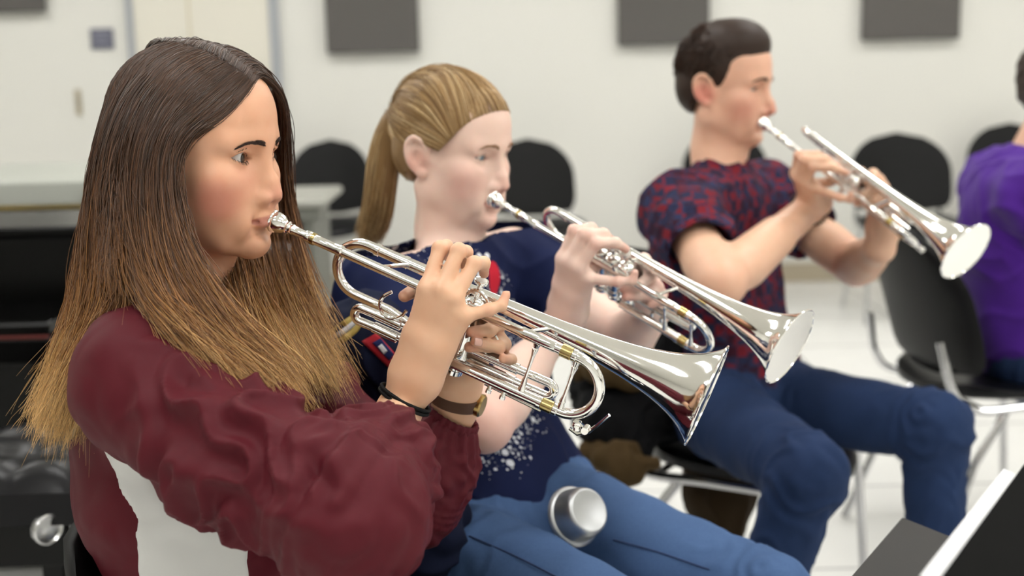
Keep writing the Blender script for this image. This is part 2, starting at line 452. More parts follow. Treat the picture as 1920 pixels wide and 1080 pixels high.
# --- hands: every joint of every finger is placed in the world
FING = dict(thumb=(.0105, .0098, .0090, .0074), index=(.0092, .0086, .0076, .0064), middle=(.0093, .0088, .0078, .0066), ring=(.0090, .0083, .0074, .0062), pinky=(.0080, .0072, .0064, .0055))
def hand(v, wrist, fingers, wr=.023, nrmal=None, sc=1.0, k=.006):
    """wrist: [forearm point, wrist point]; fingers: name -> knuckle, mid joint, end joint, tip"""
    W0, W1 = [np.asarray(w, float) for w in wrist]; n = nrm(nrmal); ks = {q: np.asarray(fingers[q][0], float) for q in fingers}
    across = nrm(np.cross(n, W1 - W0))
    # palm: four metacarpals and filling
    order = [q for q in ('index', 'middle', 'ring', 'pinky') if q in ks]
    mid = sum(ks[q] for q in order) / len(order)
    for i, q in enumerate(order):
        off = (ks[q] - mid); b = W1 + (off - n * (off @ n)) * .42
        v.cone(b, ks[q], .0145 * sc, .0108 * sc, .012)
    for i in range(len(order) - 1):
        a, b = ks[order[i]], ks[order[i + 1]]; m = (a + b) / 2
        v.cone(W1 * .45 + m * .55 - n * .004, m - n * .002 - (m - W1) * .05, .0125 * sc, .0095 * sc, .010)
    v.cone(W0, W1, wr * 1.0 * sc, wr * sc, .012, 'u', (across, 1.12))
    v.cone(W1, W1 * .6 + mid * .4, wr * .92 * sc, .017 * sc, .02, 'u', (across, 1.3))
    if 'thumb' in fingers:
        T = [np.asarray(p, float) for p in fingers['thumb']]
        v.cone(W1 * .55 + T[0] * .45, T[0], .0125 * sc, .0128 * sc, .014); v.cone(T[0], (ks['index'] + W1) / 2, .0115 * sc, .012 * sc, .012)
    tmp = []
    for q in fingers:
        P = [np.asarray(p, float) for p in fingers[q]]; R = [r * sc for r in FING[q]]
        for i in range(len(P) - 1):
            v.cone(P[i], P[i + 1], R[i] * .98, R[i + 1], k if i == 0 else .0035)
        for i in range(1, len(P) - 1): v.ell(P[i], R[i] * 1.03, None, .003)
def nail(parent, tip, prev, up, mat, r=.0062, name='fingernail'):
    """a thin curved plate on the back of a fingertip"""
    tip = np.asarray(tip, float); d = nrm(tip - np.asarray(prev)); up = nrm(np.asarray(up) - d * (np.asarray(up) @ d)); w = np.cross(d, up); V = []; F = []
    nu, nv = 7, 7
    for i in range(nu):
        for j in range(nv):
            a = (i / (nu - 1) - .5) * 1.9; t = j / (nv - 1); half = .86 * math.sqrt(max(0, 1 - (2 * max(t, .5) - 1) ** 4 * .6)) 
            V.append(tip + d * (r * (-.9 + 1.75 * t)) + w * math.sin(a * half) * r + up * (math.cos(a * half) * r * 1.03 - .12 * r * t * t))
    for i in range(nu - 1):
        for j in range(nv - 1): F.append((i * nv + j, i * nv + j + 1, (i + 1) * nv + j + 1, (i + 1) * nv + j))
    o = put(name, mesh_np(np.array(V), F), mat, parent); s = o.modifiers.new('s', 'SOLIDIFY'); s.thickness = .0006; s.offset = 0
    return o
def skin_mat(name, rough=.42, sss=.12):
    t = MT(name); c = t.attr(); n = t.noise(55, 4); c2 = t.mix(.16, c, t.mix(n, (.75, .42, .33, 1), (1, .9, .8, 1)))
    t.p(Base_Color=c2, Roughness=rough, Subsurface_Weight=sss, Subsurface_Radius=(1, .35, .2), Subsurface_Scale=.006, Specular_IOR_Level=.42)
    t.bump(t.noise(900, 2), .08, .0006); return t.m
# --- hair
def strands(name, guides, n, mat, parent, rad=.0004, m=26, jitter=.004, colr=None, wave=0, tipscatter=.01, seed=1, base=None, side=3, clump=0, out=None):
    """tubes blended between neighbouring guide lines (each a list of points); one mesh for the whole head of hair"""
    r = np.random.default_rng(seed); G = [np.stack([spline(g, m) for g in fam]) for fam in guides]
    Vs, Fs, Cs, base_n = [], [], [], 0; tt = np.linspace(0, 1, m)
    sizes = np.array([len(fam) - 1 for fam in guides], float) if not isinstance(n, (list, tuple)) else None
    for fi, fam in enumerate(G):
        k = int(n[fi]) if sizes is None else int(n * sizes[fi] / sizes.sum())
        u = r.uniform(0, len(fam) - 1 - 1e-6, k)
        if clump: u = np.round(u * clump) / clump + r.normal(0, .25 / clump, k); u = np.clip(u, 0, len(fam) - 1 - 1e-6)
        i = u.astype(int); w = (u - i)[:, None, None]; P = fam[i] * (1 - w) + fam[i + 1] * w
        ln = 1 - r.beta(1.2, 6, k) * .35; ts = tt[None] * ln[:, None]; ix = ts * (m - 1); a = np.minimum(ix.astype(int), m - 2); fr = (ix - a)[..., None]
        P = np.take_along_axis(P, a[..., None].repeat(3, 2), 1) * (1 - fr) + np.take_along_axis(P, (a + 1)[..., None].repeat(3, 2), 1) * fr
        P = P + r.normal(0, 1, (k, 1, 3)) * jitter * (.35 + .65 * tt[None, :, None]) + r.normal(0, 1, (k, 1, 3)) * tipscatter * (tt[None, :, None] ** 3)
        if wave:
            ph = r.uniform(0, 6.3, (k, 1)); fq = r.uniform(1.2, 2.6, (k, 1)); dirs = r.normal(0, 1, (k, 1, 3))
            P = P + dirs * (wave * np.sin(ph + fq * 6.3 * tt[None]) * tt[None] ** 1.2)[..., None]
        if out is not None: P = P + out(P.reshape(-1, 3).astype(f32)).reshape(P.shape) * r.uniform(.75, 1.05, (k, 1, 1))
        T = np.gradient(P, axis=1); T /= np.linalg.norm(T, axis=2, keepdims=True) + 1e-9; A = r.normal(0, 1, (k, 1, 3)); N = np.cross(T, A); N /= np.linalg.norm(N, axis=2, keepdims=True) + 1e-9; B = np.cross(T, N)
        R = rad * r.uniform(.7, 1.35, (k, 1)) * (np.minimum(1, .5 + tt * 6) * (1 - .75 * tt ** 4))[None]
        ring = np.stack([P + R[..., None] * (math.cos(q) * N + math.sin(q) * B) for q in np.arange(side) * 2 * PI / side], 2)   # k,m,side,3
        V = ring.reshape(-1, 3); idx = np.arange(k * m * side).reshape(k, m, side)
        F = np.stack([idx[:, :-1], np.roll(idx, -1, 2)[:, :-1], np.roll(idx, -1, 2)[:, 1:], idx[:, 1:]], -1).reshape(-1, 4)
        if colr is not None:
            c = colr(P.reshape(-1, 3), np.broadcast_to(ts, (k, m)).reshape(-1), np.repeat(r.uniform(0, 1, k), m)).reshape(k, m, 1, 3); Cs.append(np.broadcast_to(c, (k, m, side, 3)).reshape(-1, 3))
        Vs.append(V); Fs.append(F + base_n); base_n += len(V)
    V = np.concatenate(Vs); F = np.concatenate(Fs); C = np.concatenate(Cs) if colr is not None else None
    if base is not None:
        bV, bF, bC = base; F = np.concatenate([F, bF + len(V)]); V = np.concatenate([V, bV]); C = np.concatenate([C, bC])
    return put(name, mesh_np(V, F.astype(np.int32), True, name, C), mat, parent)
def between(fam, q, m=16):
    """guide lines filled in between the given ones"""
    S = [spline(g, m) for g in fam]; out = []
    for a, b in zip(S[:-1], S[1:]): out += [a * (1 - i / q) + b * i / q for i in range(q)]
    return out + [S[-1]]
def cut_face(hv, H, curve, zlow=-.115):
    """removes hair in front of a hairline x(z), in head coordinates"""
    zs, xs = np.array(sorted(curve)).T; M = H.M; c = H.C
    def fn(x, y, z):
        dx, dy, dz = x - f32(c[0]), y - f32(c[1]), z - f32(c[2])
        X = (dx * f32(M[0, 0]) + dy * f32(M[0, 1]) + dz * f32(M[0, 2])) / f32(H.s); Z = (dx * f32(M[2, 0]) + dy * f32(M[2, 1]) + dz * f32(M[2, 2])) / f32(H.s)
        xh = np.interp(Z.ravel(), zs, xs).reshape(Z.shape); return np.maximum((xh - X) * f32(.75), f32(zlow) - Z)
    hv.op(fn, H.C - .16, H.C + .16, .006, 's', 0)
def hairline(curve, r, z0, n=16, c=(-.006, 0, .034)):
    """points of the scalp along the hairline from the right temple over the forehead to the left"""
    zs, xs = np.array(sorted(curve)).T; R = []
    for z in np.linspace(z0, zs[-1], 60):
        x = np.interp(z, zs, xs); q = 1 - ((x - c[0]) / r[0]) ** 2 - ((z - c[2]) / r[2]) ** 2
        if q <= 0: break
        R.append((x, -r[1] * math.sqrt(q), z))
    R = np.array(R)[np.linspace(0, len(R) - 1, n).astype(int)]; return [tuple(p) for p in R] + [(p[0], -p[1], p[2]) for p in R[::-1]]
def hair_mat(name, rough=.38, aniso=.5, spec=.5, dark=1.0):
    t = MT(name); t.p(Base_Color=t.attr(), Roughness=rough, Specular_IOR_Level=spec); return t.m
def bvh_of(V, F): return BVHTree.FromPolygons([tuple(v) for v in V.tolist()], F.tolist())
def front(bvh, H, y, z):
    """the point of the face in front of (y, z) of the head"""
    o = H(.3, y, z); h = bvh.ray_cast(Vector(o), Vector(-H.f)); return np.array(h[0]) if h[0] is not None else H(.08, y, z)
def brow(name, H, q, pts_, mat, parent, bvh, n=160, rad=.0004, seed=3, wid=.0028):
    """eyebrow of short hairs rooted along a line on the head"""
    r = np.random.default_rng(seed); P = spline(np.array([front(bvh, H, b * q, c) for b, c in pts_]), 60); T = np.gradient(P, axis=0); T /= np.linalg.norm(T, axis=1)[:, None]
    mb = MB(); s = H.s
    for _ in range(n):
        i = r.integers(0, 58); t = i / 59; w = wid * (1 - t * .7)
        a = P[i] + H.u * r.uniform(-w, w) * s + H.f * .0006 * s; L = r.uniform(.005, .008) * s
        b = a + T[i] * L + H.u * (.0022 * (1 - 1.3 * t)) * s * r.uniform(.3, 1.4) + H.f * .0012 * s
        mb.tube([a, (a + b) / 2 + H.f * .0008 * s, b], [rad, rad * .9, rad * .3], 3, False)
    return mb.build(name, mat, parent)
def lashes(H, q, mat, parent, lid, tl=.10, n=36, L=.006, lz=0):
    r = np.random.default_rng(5); mb = MB(); s = H.s; w = .0148
    for sg, a, ln in ((1, lid[0], L), (-1, lid[1], L * .55)):
        for i in range(n if sg > 0 else n // 2):
            y = r.uniform(-.85, .95) * w; z = sg * a * (1 - (y / w) ** 2) + tl * y + lz; x = math.sqrt(max((ER + .0012) ** 2 - y * y * .75 - z * z, 1e-6))
            p = np.array([EYE[0] + x, (EYE[1] + y) * q, EYE[2] + z]); d = np.array([.75, (.35 * y / w) * q, sg * .55])
            P = [H(*p), H(*(p + d * ln * .5 - np.array([0, 0, sg * .0004]))), H(*(p + d * ln + np.array([0, 0, sg * .0012])))]
            mb.tube(P, [.00026 * s, .0002 * s, .00006 * s], 3, False)
    return mb.build('eyelashes', mat, parent)
# ------------------------------------------------------------------ the setting
YW = 7.08; XL, XR, YF, ZC = -4.6, 5.2, -3.6, 3.05
def wall_mat(name, c, sp=.012):
    t = MT(name); n = t.noise(1.3, 4); t.p(Base_Color=t.mix(n, tuple(x * (1 - sp) for x in lin(c)), tuple(x * (1 + sp) for x in lin(c))), Roughness=.62)
    t.bump(t.noise(160, 3), .06, .002); return t.m
M_wall = wall_mat('painted wall', 'e6e5de'); M_trim = simple('door frame paint', 'a9adb2', .45); M_base = simple('vinyl baseboard', 'b9ad96', .5)
M_ceil = wall_mat('ceiling tile', 'eeece4')
def floor_mat():
    t = MT('floor tile'); c = t.coord(); br = t.n('TexBrick', Scale=1.0, i1=(.86, .86, .83, 1), i2=(.83, .83, .80, 1), i3=(.42, .42, .42, 1), offset=0.0)
    t.set(br.inputs['Vector'], c); br.inputs['Mortar Size'].default_value = .006; br.inputs['Brick Width'].default_value = .61; br.inputs['Row Height'].default_value = .61
    n = t.noise(9, 5); t.p(Base_Color=t.mix(.10, br.outputs[0], t.mix(n, (.6, .59, .55, 1), (.95, .95, .93, 1))), Roughness=t.math('ADD', .16, t.math('MULTIPLY', n, .14)))
    return t.m
def quadbox(name, lo, hi, mat, kind='structure'):
    o = MB().box(lo, hi).build(name, mat, smooth=False); o['kind'] = kind; return o
quadbox('floor', (XL - .1, YF - .1, -.1), (XR + .1, YW + .1, 0), floor_mat())
quadbox('wall_back', (XL - .1, YW, 0), (XR + .1, YW + .12, ZC), M_wall)
quadbox('wall_left', (XL - .12, YF, 0), (XL, YW, ZC), M_wall)
quadbox('wall_right', (XR, YF, 0), (XR + .12, YW, ZC), M_wall)
quadbox('wall_front', (XL - .1, YF - .12, 0), (XR + .1, YF, ZC), M_wall)
quadbox('ceiling', (XL - .1, YF - .1, ZC), (XR + .1, YW + .1, ZC + .1), M_ceil)
# door in the back wall, left: two leaves in a grey frame
xa = on_plane(256, 90, 1, YW)[0]; xm = on_plane(358, 60, 1, YW)[0]; xb = on_plane(513, 160, 1, YW)[0]
quadbox('baseboard_back', (xb + .05, YW - .012, 0), (XR, YW, .105), M_base)
d = empty('door_1', (xm, YW, 0)); d['kind'] = 'structure'
M_door = simple('door paint', 'e9e5d8', .4)
MB().box((xa, YW - .022, .01), (xm - .004, YW - .001, 2.12)).build('door_leaf', M_door, d, False)
MB().box((xm + .004, YW - .022, .01), (xb, YW - .001, 2.12)).build('door_leaf', M_door, d, False)
MB().box((xm - .004, YW - .026, .01), (xm + .004, YW - .02, 2.12)).build('astragal', simple('brass strip', 'cfc3a2', .4), d, False)
MB().box((xa - .035, YW - .035, 0), (xa, YW - .001, 2.15)).box((xb, YW - .035, 0), (xb + .05, YW - .001, 2.15)).box((xa - .035, YW - .035, 2.12), (xb + .05, YW - .001, 2.17)).build('door_frame', M_trim, d, False)
# acoustic panels
def panel_mat():
    t = MT('acoustic panel cloth'); n = t.noise(420, 2); t.p(Base_Color=t.mix(n, lin('55524f'), lin('6a6764')), Roughness=.95); t.bump(n, .3, .001); return t.m
M_pan = panel_mat(); M_panb = simple('panel edge', '4d4a48', .9)
PANELS = [(-95, 83, 24, 'grey acoustic wall panel at the far left, above the small dark sign'), (613, 786, 99, 'grey acoustic wall panel on the wall between the two women'), (1160, 1331, 84, 'grey acoustic wall panel just left of the young man\'s hair'), (1618, 1800, 74, 'grey acoustic wall panel at the right, above the row of chairs')]
for x0, x1, yb, lab in PANELS:
    a = on_plane(x0, yb, 1, YW - .06); b = on_plane(x1, yb, 1, YW - .06); z = (a[2] + b[2]) / 2
    r = empty('acoustic_panel', ((a[0] + b[0]) / 2, YW, z)); tag(r, lab, 'wall panel', 'acoustic panels along the back wall')
    MB().box((a[0], YW - .06, z), (b[0], YW - .012, z + 1.1)).build('panel_face', M_pan, r, True, .008)
    MB().box((a[0] + .03, YW - .014, z + .03), (b[0] - .03, YW - .0005, z + 1.07)).build('mounting_frame', M_panb, r, False)
# small sign and wall switch
a = on_plane(168, 54, 1, YW - .01); b = on_plane(214, 92, 1, YW - .01)
r = empty('room_sign', ((a[0] + b[0]) / 2, YW, b[2])); tag(r, 'small dark grey-blue room sign on the wall left of the door', 'sign')
MB().box((a[0], YW - .012, b[2]), (b[0], YW - .0005, a[2])).build('sign_plate', simple('sign plastic', '6b6c7c', .5), r, True, .003)
w = MB(); zz = (a[2] + b[2]) / 2
for i, (u0, u1) in enumerate(((.12, .88), (.25, .75), (.3, .7))):
    w.box((a[0] + (b[0] - a[0]) * u0, YW - .0128, a[2] - (.025 + .03 * i)), (a[0] + (b[0] - a[0]) * u1, YW - .012, a[2] - (.017 + .03 * i)))
w.build('sign_text', simple('sign letters', '8a8b98', .5), r, False)
a = on_plane(139, 168, 1, YW - .01); b = on_plane(154, 216, 1, YW - .01)
r = empty('light_switch', ((a[0] + b[0]) / 2, YW, b[2])); tag(r, 'narrow tan switch plate on the wall below the small sign', 'switch')
MB().box((a[0], YW - .01, b[2]), (b[0], YW - .0005, a[2])).build('plate', simple('switch plate', 'b4aa93', .4), r, True, .003)
MB().box((a[0] + .012, YW - .018, (a[2] + b[2]) / 2 - .02), (b[0] - .012, YW - .009, (a[2] + b[2]) / 2 + .02)).build('toggle', simple('switch toggle', '958c78', .4), r, True, .002)
# ceiling lights
t = MT('light diffuser'); t.p(Base_Color=(.9, .9, .9), Roughness=.5, Emission_Color=(1, .985, .96), Emission_Strength=11.8); M_dif = t.m
M_white = simple('white enamel', 'e8e8e4', .4)
for yy in (-1.2, .8, 2.9, 5.4):
    for xx in (-3.2, -.9, 1.4, 3.7):
        if yy < 2 and xx < -2: continue
        r = empty('ceiling_light', (xx, yy, ZC)); tag(r, 'recessed fluorescent ceiling light with white frame', 'light', 'ceiling lights')
        MB().box((xx - .58, yy - .28, ZC - .008), (xx + .58, yy + .28, ZC - .002)).build('diffuser', M_dif, r, False)
        MB().box((xx - .61, yy - .31, ZC - .02), (xx + .61, yy - .28, ZC)).box((xx - .61, yy + .28, ZC - .02), (xx + .61, yy + .31, ZC)).box((xx - .61, yy - .28, ZC - .02), (xx - .58, yy + .28, ZC)).box((xx + .58, yy - .28, ZC - .02), (xx + .61, yy + .28, ZC)).build('frame', M_white, r, False)
# ------------------------------------------------------------------ chairs
M_blackplastic = simple('black plastic', '0a0a0b', .5, bump=.05, nscale=300); M_chrome = simple('chrome tube', 'c9c9cb', .16, 1.0); M_vinyl = simple('black vinyl', '101013', .33, noise=.2, nscale=12, bump=.08)
def chair_parts(root, loc, rz, back_h=.38, back_w=.46, back_z=.68):
    """origin on the floor under the seat centre; the sitter faces local -y"""
    c, s = math.cos(rz), math.sin(rz); R = np.array([[c, -s, 0], [s, c, 0], [0, 0, 1]]); L = np.asarray(loc, float)
    def W(P): return np.asarray(P, float) @ R.T + L
    # seat: a dished pad with a rolled front
    n = 15; V = []; F = []; top = []
    for lay in (0, 1):
        for i in range(n):
            for j in range(n):
                u, v = i / (n - 1) * 2 - 1, j / (n - 1) * 2 - 1; a = math.sqrt(max(1 - .5 * v * v * abs(v), 0)); b = math.sqrt(max(1 - .5 * u * u * abs(u), 0))
                x, y = .235 * u * a, .22 * v * b; z = .455 + .018 * (u * u) - .03 * max(0, -v - .5) ** 2 * 4 + .012 * max(0, v)
                e = max(abs(u), abs(v)) ** 6; V.append((x, y, z + (.012 * (1 - e) if lay == 0 else -.03 + .012 * e)))
    for lay in (0, 1):
        for i in range(n - 1):
            for j in range(n - 1):
                q = [lay * n * n + i * n + j, lay * n * n + (i + 1) * n + j, lay * n * n + (i + 1) * n + j + 1, lay * n * n + i * n + j + 1]; F.append(q if lay == 0 else q[::-1])
    per = [(i, 0) for i in range(n)] + [(n - 1, j) for j in range(1, n)] + [(i, n - 1) for i in range(n - 2, -1, -1)] + [(0, j) for j in range(n - 2, 0, -1)]
    per = [i * n + j for i, j in per]
    for a, b in zip(per, per[1:] + per[:1]): F.append((b, a, a + n * n, b + n * n))
    MB().add(W(V), F).build('seat', M_vinyl, root, sharp=60)
    # backrest: rounded shell
    V = []; F = []; n = 17
    for lay in (0, 1):
        for i in range(n):
            for j in range(n):
                u, v = i / (n - 1) * 2 - 1, j / (n - 1) * 2 - 1; p = 2.1 if v > 0 else 5.0
                a = (1 - abs(v) ** p * .999) ** (1 / p) if abs(v) > 1e-6 else 1; x = back_w / 2 * u * a
                z = back_z + back_h / 2 * v ; y = .235 + .055 * v + .0 - .055 * (x / (back_w / 2)) ** 2; th = .022 * (1 - max(abs(u), abs(v)) ** 8 * .8)
                V.append((x, y + (th if lay else -th * .3), z))
    m = n * n
    for lay in (0, 1):
        for i in range(n - 1):
            for j in range(n - 1):
                q = [lay * m + i * n + j, lay * m + (i + 1) * n + j, lay * m + (i + 1) * n + j + 1, lay * m + i * n + j + 1]; F.append(q if lay else q[::-1])
    per = [(i, 0) for i in range(n)] + [(n - 1, j) for j in range(1, n)] + [(i, n - 1) for i in range(n - 2, -1, -1)] + [(0, j) for j in range(n - 2, 0, -1)]
    per = [i * n + j for i, j in per]
    for a, b in zip(per, per[1:] + per[:1]): F.append((a, b, b + m, a + m))
    MB().add(W(V), F).build('backrest', M_blackplastic, root, sharp=60)
    for sx in (-1, 1):
        MB().tube(W(spline([(sx * .235, -.20, .008), (sx * .225, -.175, .36), (sx * .215, -.16, .425), (sx * .212, .0, .432), (sx * .21, .15, .43), (sx * .205, .215, .48), (sx * .19, .245, .60)], 40)), .0105, 10).build('front_leg', M_chrome, root)
        MB().tube(W([(sx * .205, .07, .43), (sx * .22, .16, .30), (sx * .245, .275, .008)]), .0105, 10).build('rear_leg', M_chrome, root)
    for yq in (-.15, .13): MB().tube(W([(-.215, yq, .425), (.215, yq, .425)]), .008, 8).build('crossbar', M_chrome, root)
def chair(name, loc, rz, lab, group=None, **kw):
    r = empty(name, loc); tag(r, lab, 'chair', group); chair_parts(r, loc, rz, **kw); return r
def floor_at(px, py): return on_plane(px, py, 2, 0.0)
BACKC = [(623, 268, 0.05, .40, 'empty black chair by the wall, beside the grey desk end'), (1012, 240, .15, .42, 'empty black chair by the wall, right behind the fair-haired woman\'s face'), (1362, 252, -.1, .42, 'empty black chair by the wall, mostly hidden by the young man\'s head'),
         (1700, 213, -.05, .47, 'empty black chair by the wall, right of the young man\'s trumpet'), (1862, 268, -.3, .42, 'empty black chair by the wall, half hidden by the purple shoulder')]
for px, py, rz, w_, lab in BACKC:
    p = on_plane(px, py, 2, .86 if px != 1862 else .80)
    yy = {623: 6.55, 1012: 6.25, 1362: 6.5, 1700: 6.05, 1862: 6.6}[px]; p = on_plane(px + 26 * (px == 1862), 540, 1, yy); chair('stacking_chair', (p[0], yy, 0), rz, lab, 'empty chairs along the back wall', back_w=w_ + .02)
# ------------------------------------------------------------------ desk end and long grey case behind the first woman
r = empty('desk', tuple(floor_at(585, 640))); tag(r, 'grey laminate desk with a rounded end, beside the leftmost wall chair', 'desk')
M_lam = simple('grey laminate', 'a3a39a', .35, noise=.04, nscale=30); M_lamd = simple('dark grey laminate', '6f7069', .45)
zt = .74; P1 = on_plane(612, 372, 2, zt); P0 = on_plane(556, 354, 2, zt)
yn, yf = P1[1] - .02, P0[1] + .12; xr_ = P1[0]; xl_ = xr_ - 1.9
MB().box((xl_, yn, zt - .035), (xr_, yf, zt)).build('desktop', M_lam, r, True, .02, seg=3)
MB().box((xr_ - .10, yn + .05, 0), (xr_ - .06, yf - .05, zt - .035)).build('end_panel', M_lamd, r, True, .004)
MB().box((xl_ + .06, yn + .05, 0), (xl_ + .10, yf - .05, zt - .035)).build('end_panel', M_lamd, r, True, .004)
MB().box((xl_ + .10, yf - .12, .25), (xr_ - .10, yf - .1, zt - .035)).build('modesty_panel', M_lamd, r, False)
MB().box((xr_ - .13, yn + .03, zt - .09), (xr_ - .03, yn + .07, zt - .035)).build('apron', M_lamd, r, False)
zk = .92; Q = on_plane(60, 378, 1, 3.75); zk = on_plane(60, 305, 1, 4.45)[2]
zb = Q[2]; xk0, xk1 = on_plane(-160, 378, 1, 3.75)[0], on_plane(300, 378, 1, 3.75)[0]
r = empty('storage_case', (xk0 * .5 + xk1 * .5, 4.1, 0)); tag(r, 'long pale grey case with thin brass edge, behind the black piano', 'case')
M_case = simple('pale grey case', 'c9cbc2', .35); M_brass = simple('brass trim', 'b39a55', .3, .9)
MB().box((xk0, 3.76, zb - .02), (xk1, 4.45, zk)).build('lid', simple('grey case lid', 'b6b9b0', .4), r, True, .012)
MB().box((xk0, 3.765, .06), (xk1, 4.45, zb - .025)).build('body', M_case, r, True, .012)
MB().box((xk0 - .003, 3.752, zb - .024), (xk1 + .003, 4.453, zb - .014)).build('brass_edge', M_brass, r, True, .002)
zl = on_plane(165, 352, 1, 3.74)[2]; xl2 = on_plane(165, 352, 1, 3.74)[0]; zl2 = on_plane(165, 412, 1, 3.74)[2]
MB().box((xl2 - .011, 3.735, zl2), (xl2 + .011, 3.76, zl)).build('latch', simple('tan latch', 'a6987c', .45), r, True, .004)
for sx in (xk0 + .1, xk1 - .1):
    for sy in (3.85, 4.36): MB().lathe([(0, .03), (.06, .03)], (sx, sy, 0), (0, 0, 1), 14).build('foot', M_blackplastic, r)
# ------------------------------------------------------------------ piano and bench at the far left
M_piano = simple('black piano lacquer', '030303', .25); M_felt = simple('red felt strip', '5a1c16', .8)
yp = 2.95; ztop = on_plane(60, 424, 1, yp)[2]; zkey = on_plane(60, 612, 1, yp - .28)[2]; x1 = on_plane(172, 500, 1, yp)[0]; x0 = x1 - 1.45
r = empty('upright_piano', ((x0 + x1) / 2, yp + .1, 0)); tag(r, 'low black upright piano standing behind the long-haired woman', 'piano')
MB().box((x0, yp, zkey - .12), (x1, yp + .30, ztop - .025)).build('case', M_piano, r, True, .006)
MB().box((x0 - .015, yp - .015, ztop - .025), (x1 + .015, yp + .32, ztop)).build('lid', M_piano, r, True, .006)
MB().box((x0, yp - .26, zkey - .09), (x1, yp + .01, zkey - .03)).build('keybed', M_piano, r, True, .006)
MB().box((x0 + .02, yp - .25, zkey - .03), (x1 - .02, yp, zkey)).build('key_cover', M_piano, r, True, .006)
MB().box((x0 + .02, yp - .262, zkey - .031), (x1 - .02, yp - .25, zkey - .026)).build('felt_strip', M_felt, r, False)
for xx in (x0 + .03, x1 - .07):
    MB().box((xx, yp - .24, 0), (xx + .045, yp - .195, zkey - .09)).build('front_leg', M_piano, r, True, .004)
MB().box((x0, yp, 0), (x0 + .05, yp + .3, zkey - .1)).build('side_panel', M_piano, r, False); MB().box((x1 - .05, yp, 0), (x1, yp + .3, zkey - .1)).build('side_panel', M_piano, r, False)
MB().box((x0 + .05, yp + .2, .02), (x1 - .05, yp + .28, zkey - .1)).build('lower_board', M_piano, r, False)
for i in range(3):
    xx = x1 - .62 + .075 * i; MB().box((xx, yp - .02, .06), (xx + .022, yp + .2, .075)).build('pedal', M_brass, r, True, .004)
# bench
yb_ = 2.02; zs = on_plane(60, 905, 1, yb_)[2]; xb1 = on_plane(142, 900, 1, yb_)[0]; xb0 = xb1 - .60
r = empty('piano_bench', ((xb0 + xb1) / 2, yb_ + .15, 0)); tag(r, 'black tufted piano bench with a chrome adjusting knob, far left edge', 'bench')
n = 41; m = 21; V = []; F = []
for i in range(n):
    for j in range(m):
        u, v = i / (n - 1), j / (m - 1); e = min(u, 1 - u) * .6; e2 = min(v, 1 - v) * .36; ed = 1 - math.exp(-min(e, e2) / .02)
        tu = abs(math.sin(u * PI * 5)) ** .5 * abs(math.sin(v * PI * 3)) ** .5
        V.append((xb0 + .6 * u, yb_ + .34 * v, zs - .02 + .025 * ed + .016 * tu * ed))
for i in range(n - 1):
    for j in range(m - 1): F.append((i * m + j, (i + 1) * m + j, (i + 1) * m + j + 1, i * m + j + 1))
MB().add(V, F).box((xb0, yb_, zs - .075), (xb1, yb_ + .34, zs - .0195)).build('cushion', M_vinyl, r, sharp=50)
MB().box((xb0 + .03, yb_ + .03, zs - .16), (xb1 - .03, yb_ + .31, zs - .075)).build('apron', M_piano, r, True, .004)
for sx in (xb0 + .05, xb1 - .09):
    for sy in (yb_ + .05, yb_ + .25): MB().box((sx, sy, 0), (sx + .04, sy + .04, zs - .16)).build('leg', M_piano, r, True, .004)
K = on_plane(84, 990, 1, yb_ + .0); kx = nrm([.75, -.66, .0])
MB().tube([K + kx * -.07, K + kx * .0], .009, 10).build('knob_shaft', M_piano, r)
kn = MB().lathe([(0, .010), (.0, .024), (.002, .0262), (.012, .0262), (.0145, .0235), (.0105, .0205), (.008, .012), (.008, .0001)], K, kx, 28).build('knob', simple('brushed chrome', 'd5d5d5', .25, 1.0), r)
# ------------------------------------------------------------------ trumpets
t = MT('silver plate'); n = t.noise(14, 4); t.p(Base_Color=t.mix(n, (.93, .915, .88, 1), (.985, .975, .95, 1)), Metallic=1.0, Roughness=t.math('ADD', .05, t.math('MULTIPLY', n, .07))); M_silver = t.m
M_gold = simple('brass ferrule', 'c4b078', .25, 1.0); M_pearl = simple('pearl button', 'e9e6dd', .25)
class Trumpet:
    def __init__(s, O, B, roll):
        O = np.asarray(O, float); B = np.asarray(B, float); s.sc = 1.0
        Y = np.zeros(3)
        for _ in range(4):
            X = nrm(B - s.sc * .042 * Y - O); Z0 = nrm(UP - X * (UP @ X)); Y0 = np.cross(Z0, X)
            Z = math.cos(roll) * Z0 - math.sin(roll) * Y0; Y = math.cos(roll) * Y0 + math.sin(roll) * Z0; s.sc = np.linalg.norm(B - s.sc * .042 * Y - O) / .545
        s.O, s.X, s.Y, s.Z = O, X, Y, Z
    def __call__(s, x, y, z): return s.O + s.sc * (x * s.X + y * s.Y + z * s.Z)
    def P(s, *a): return np.array([s(*p) for p in a])
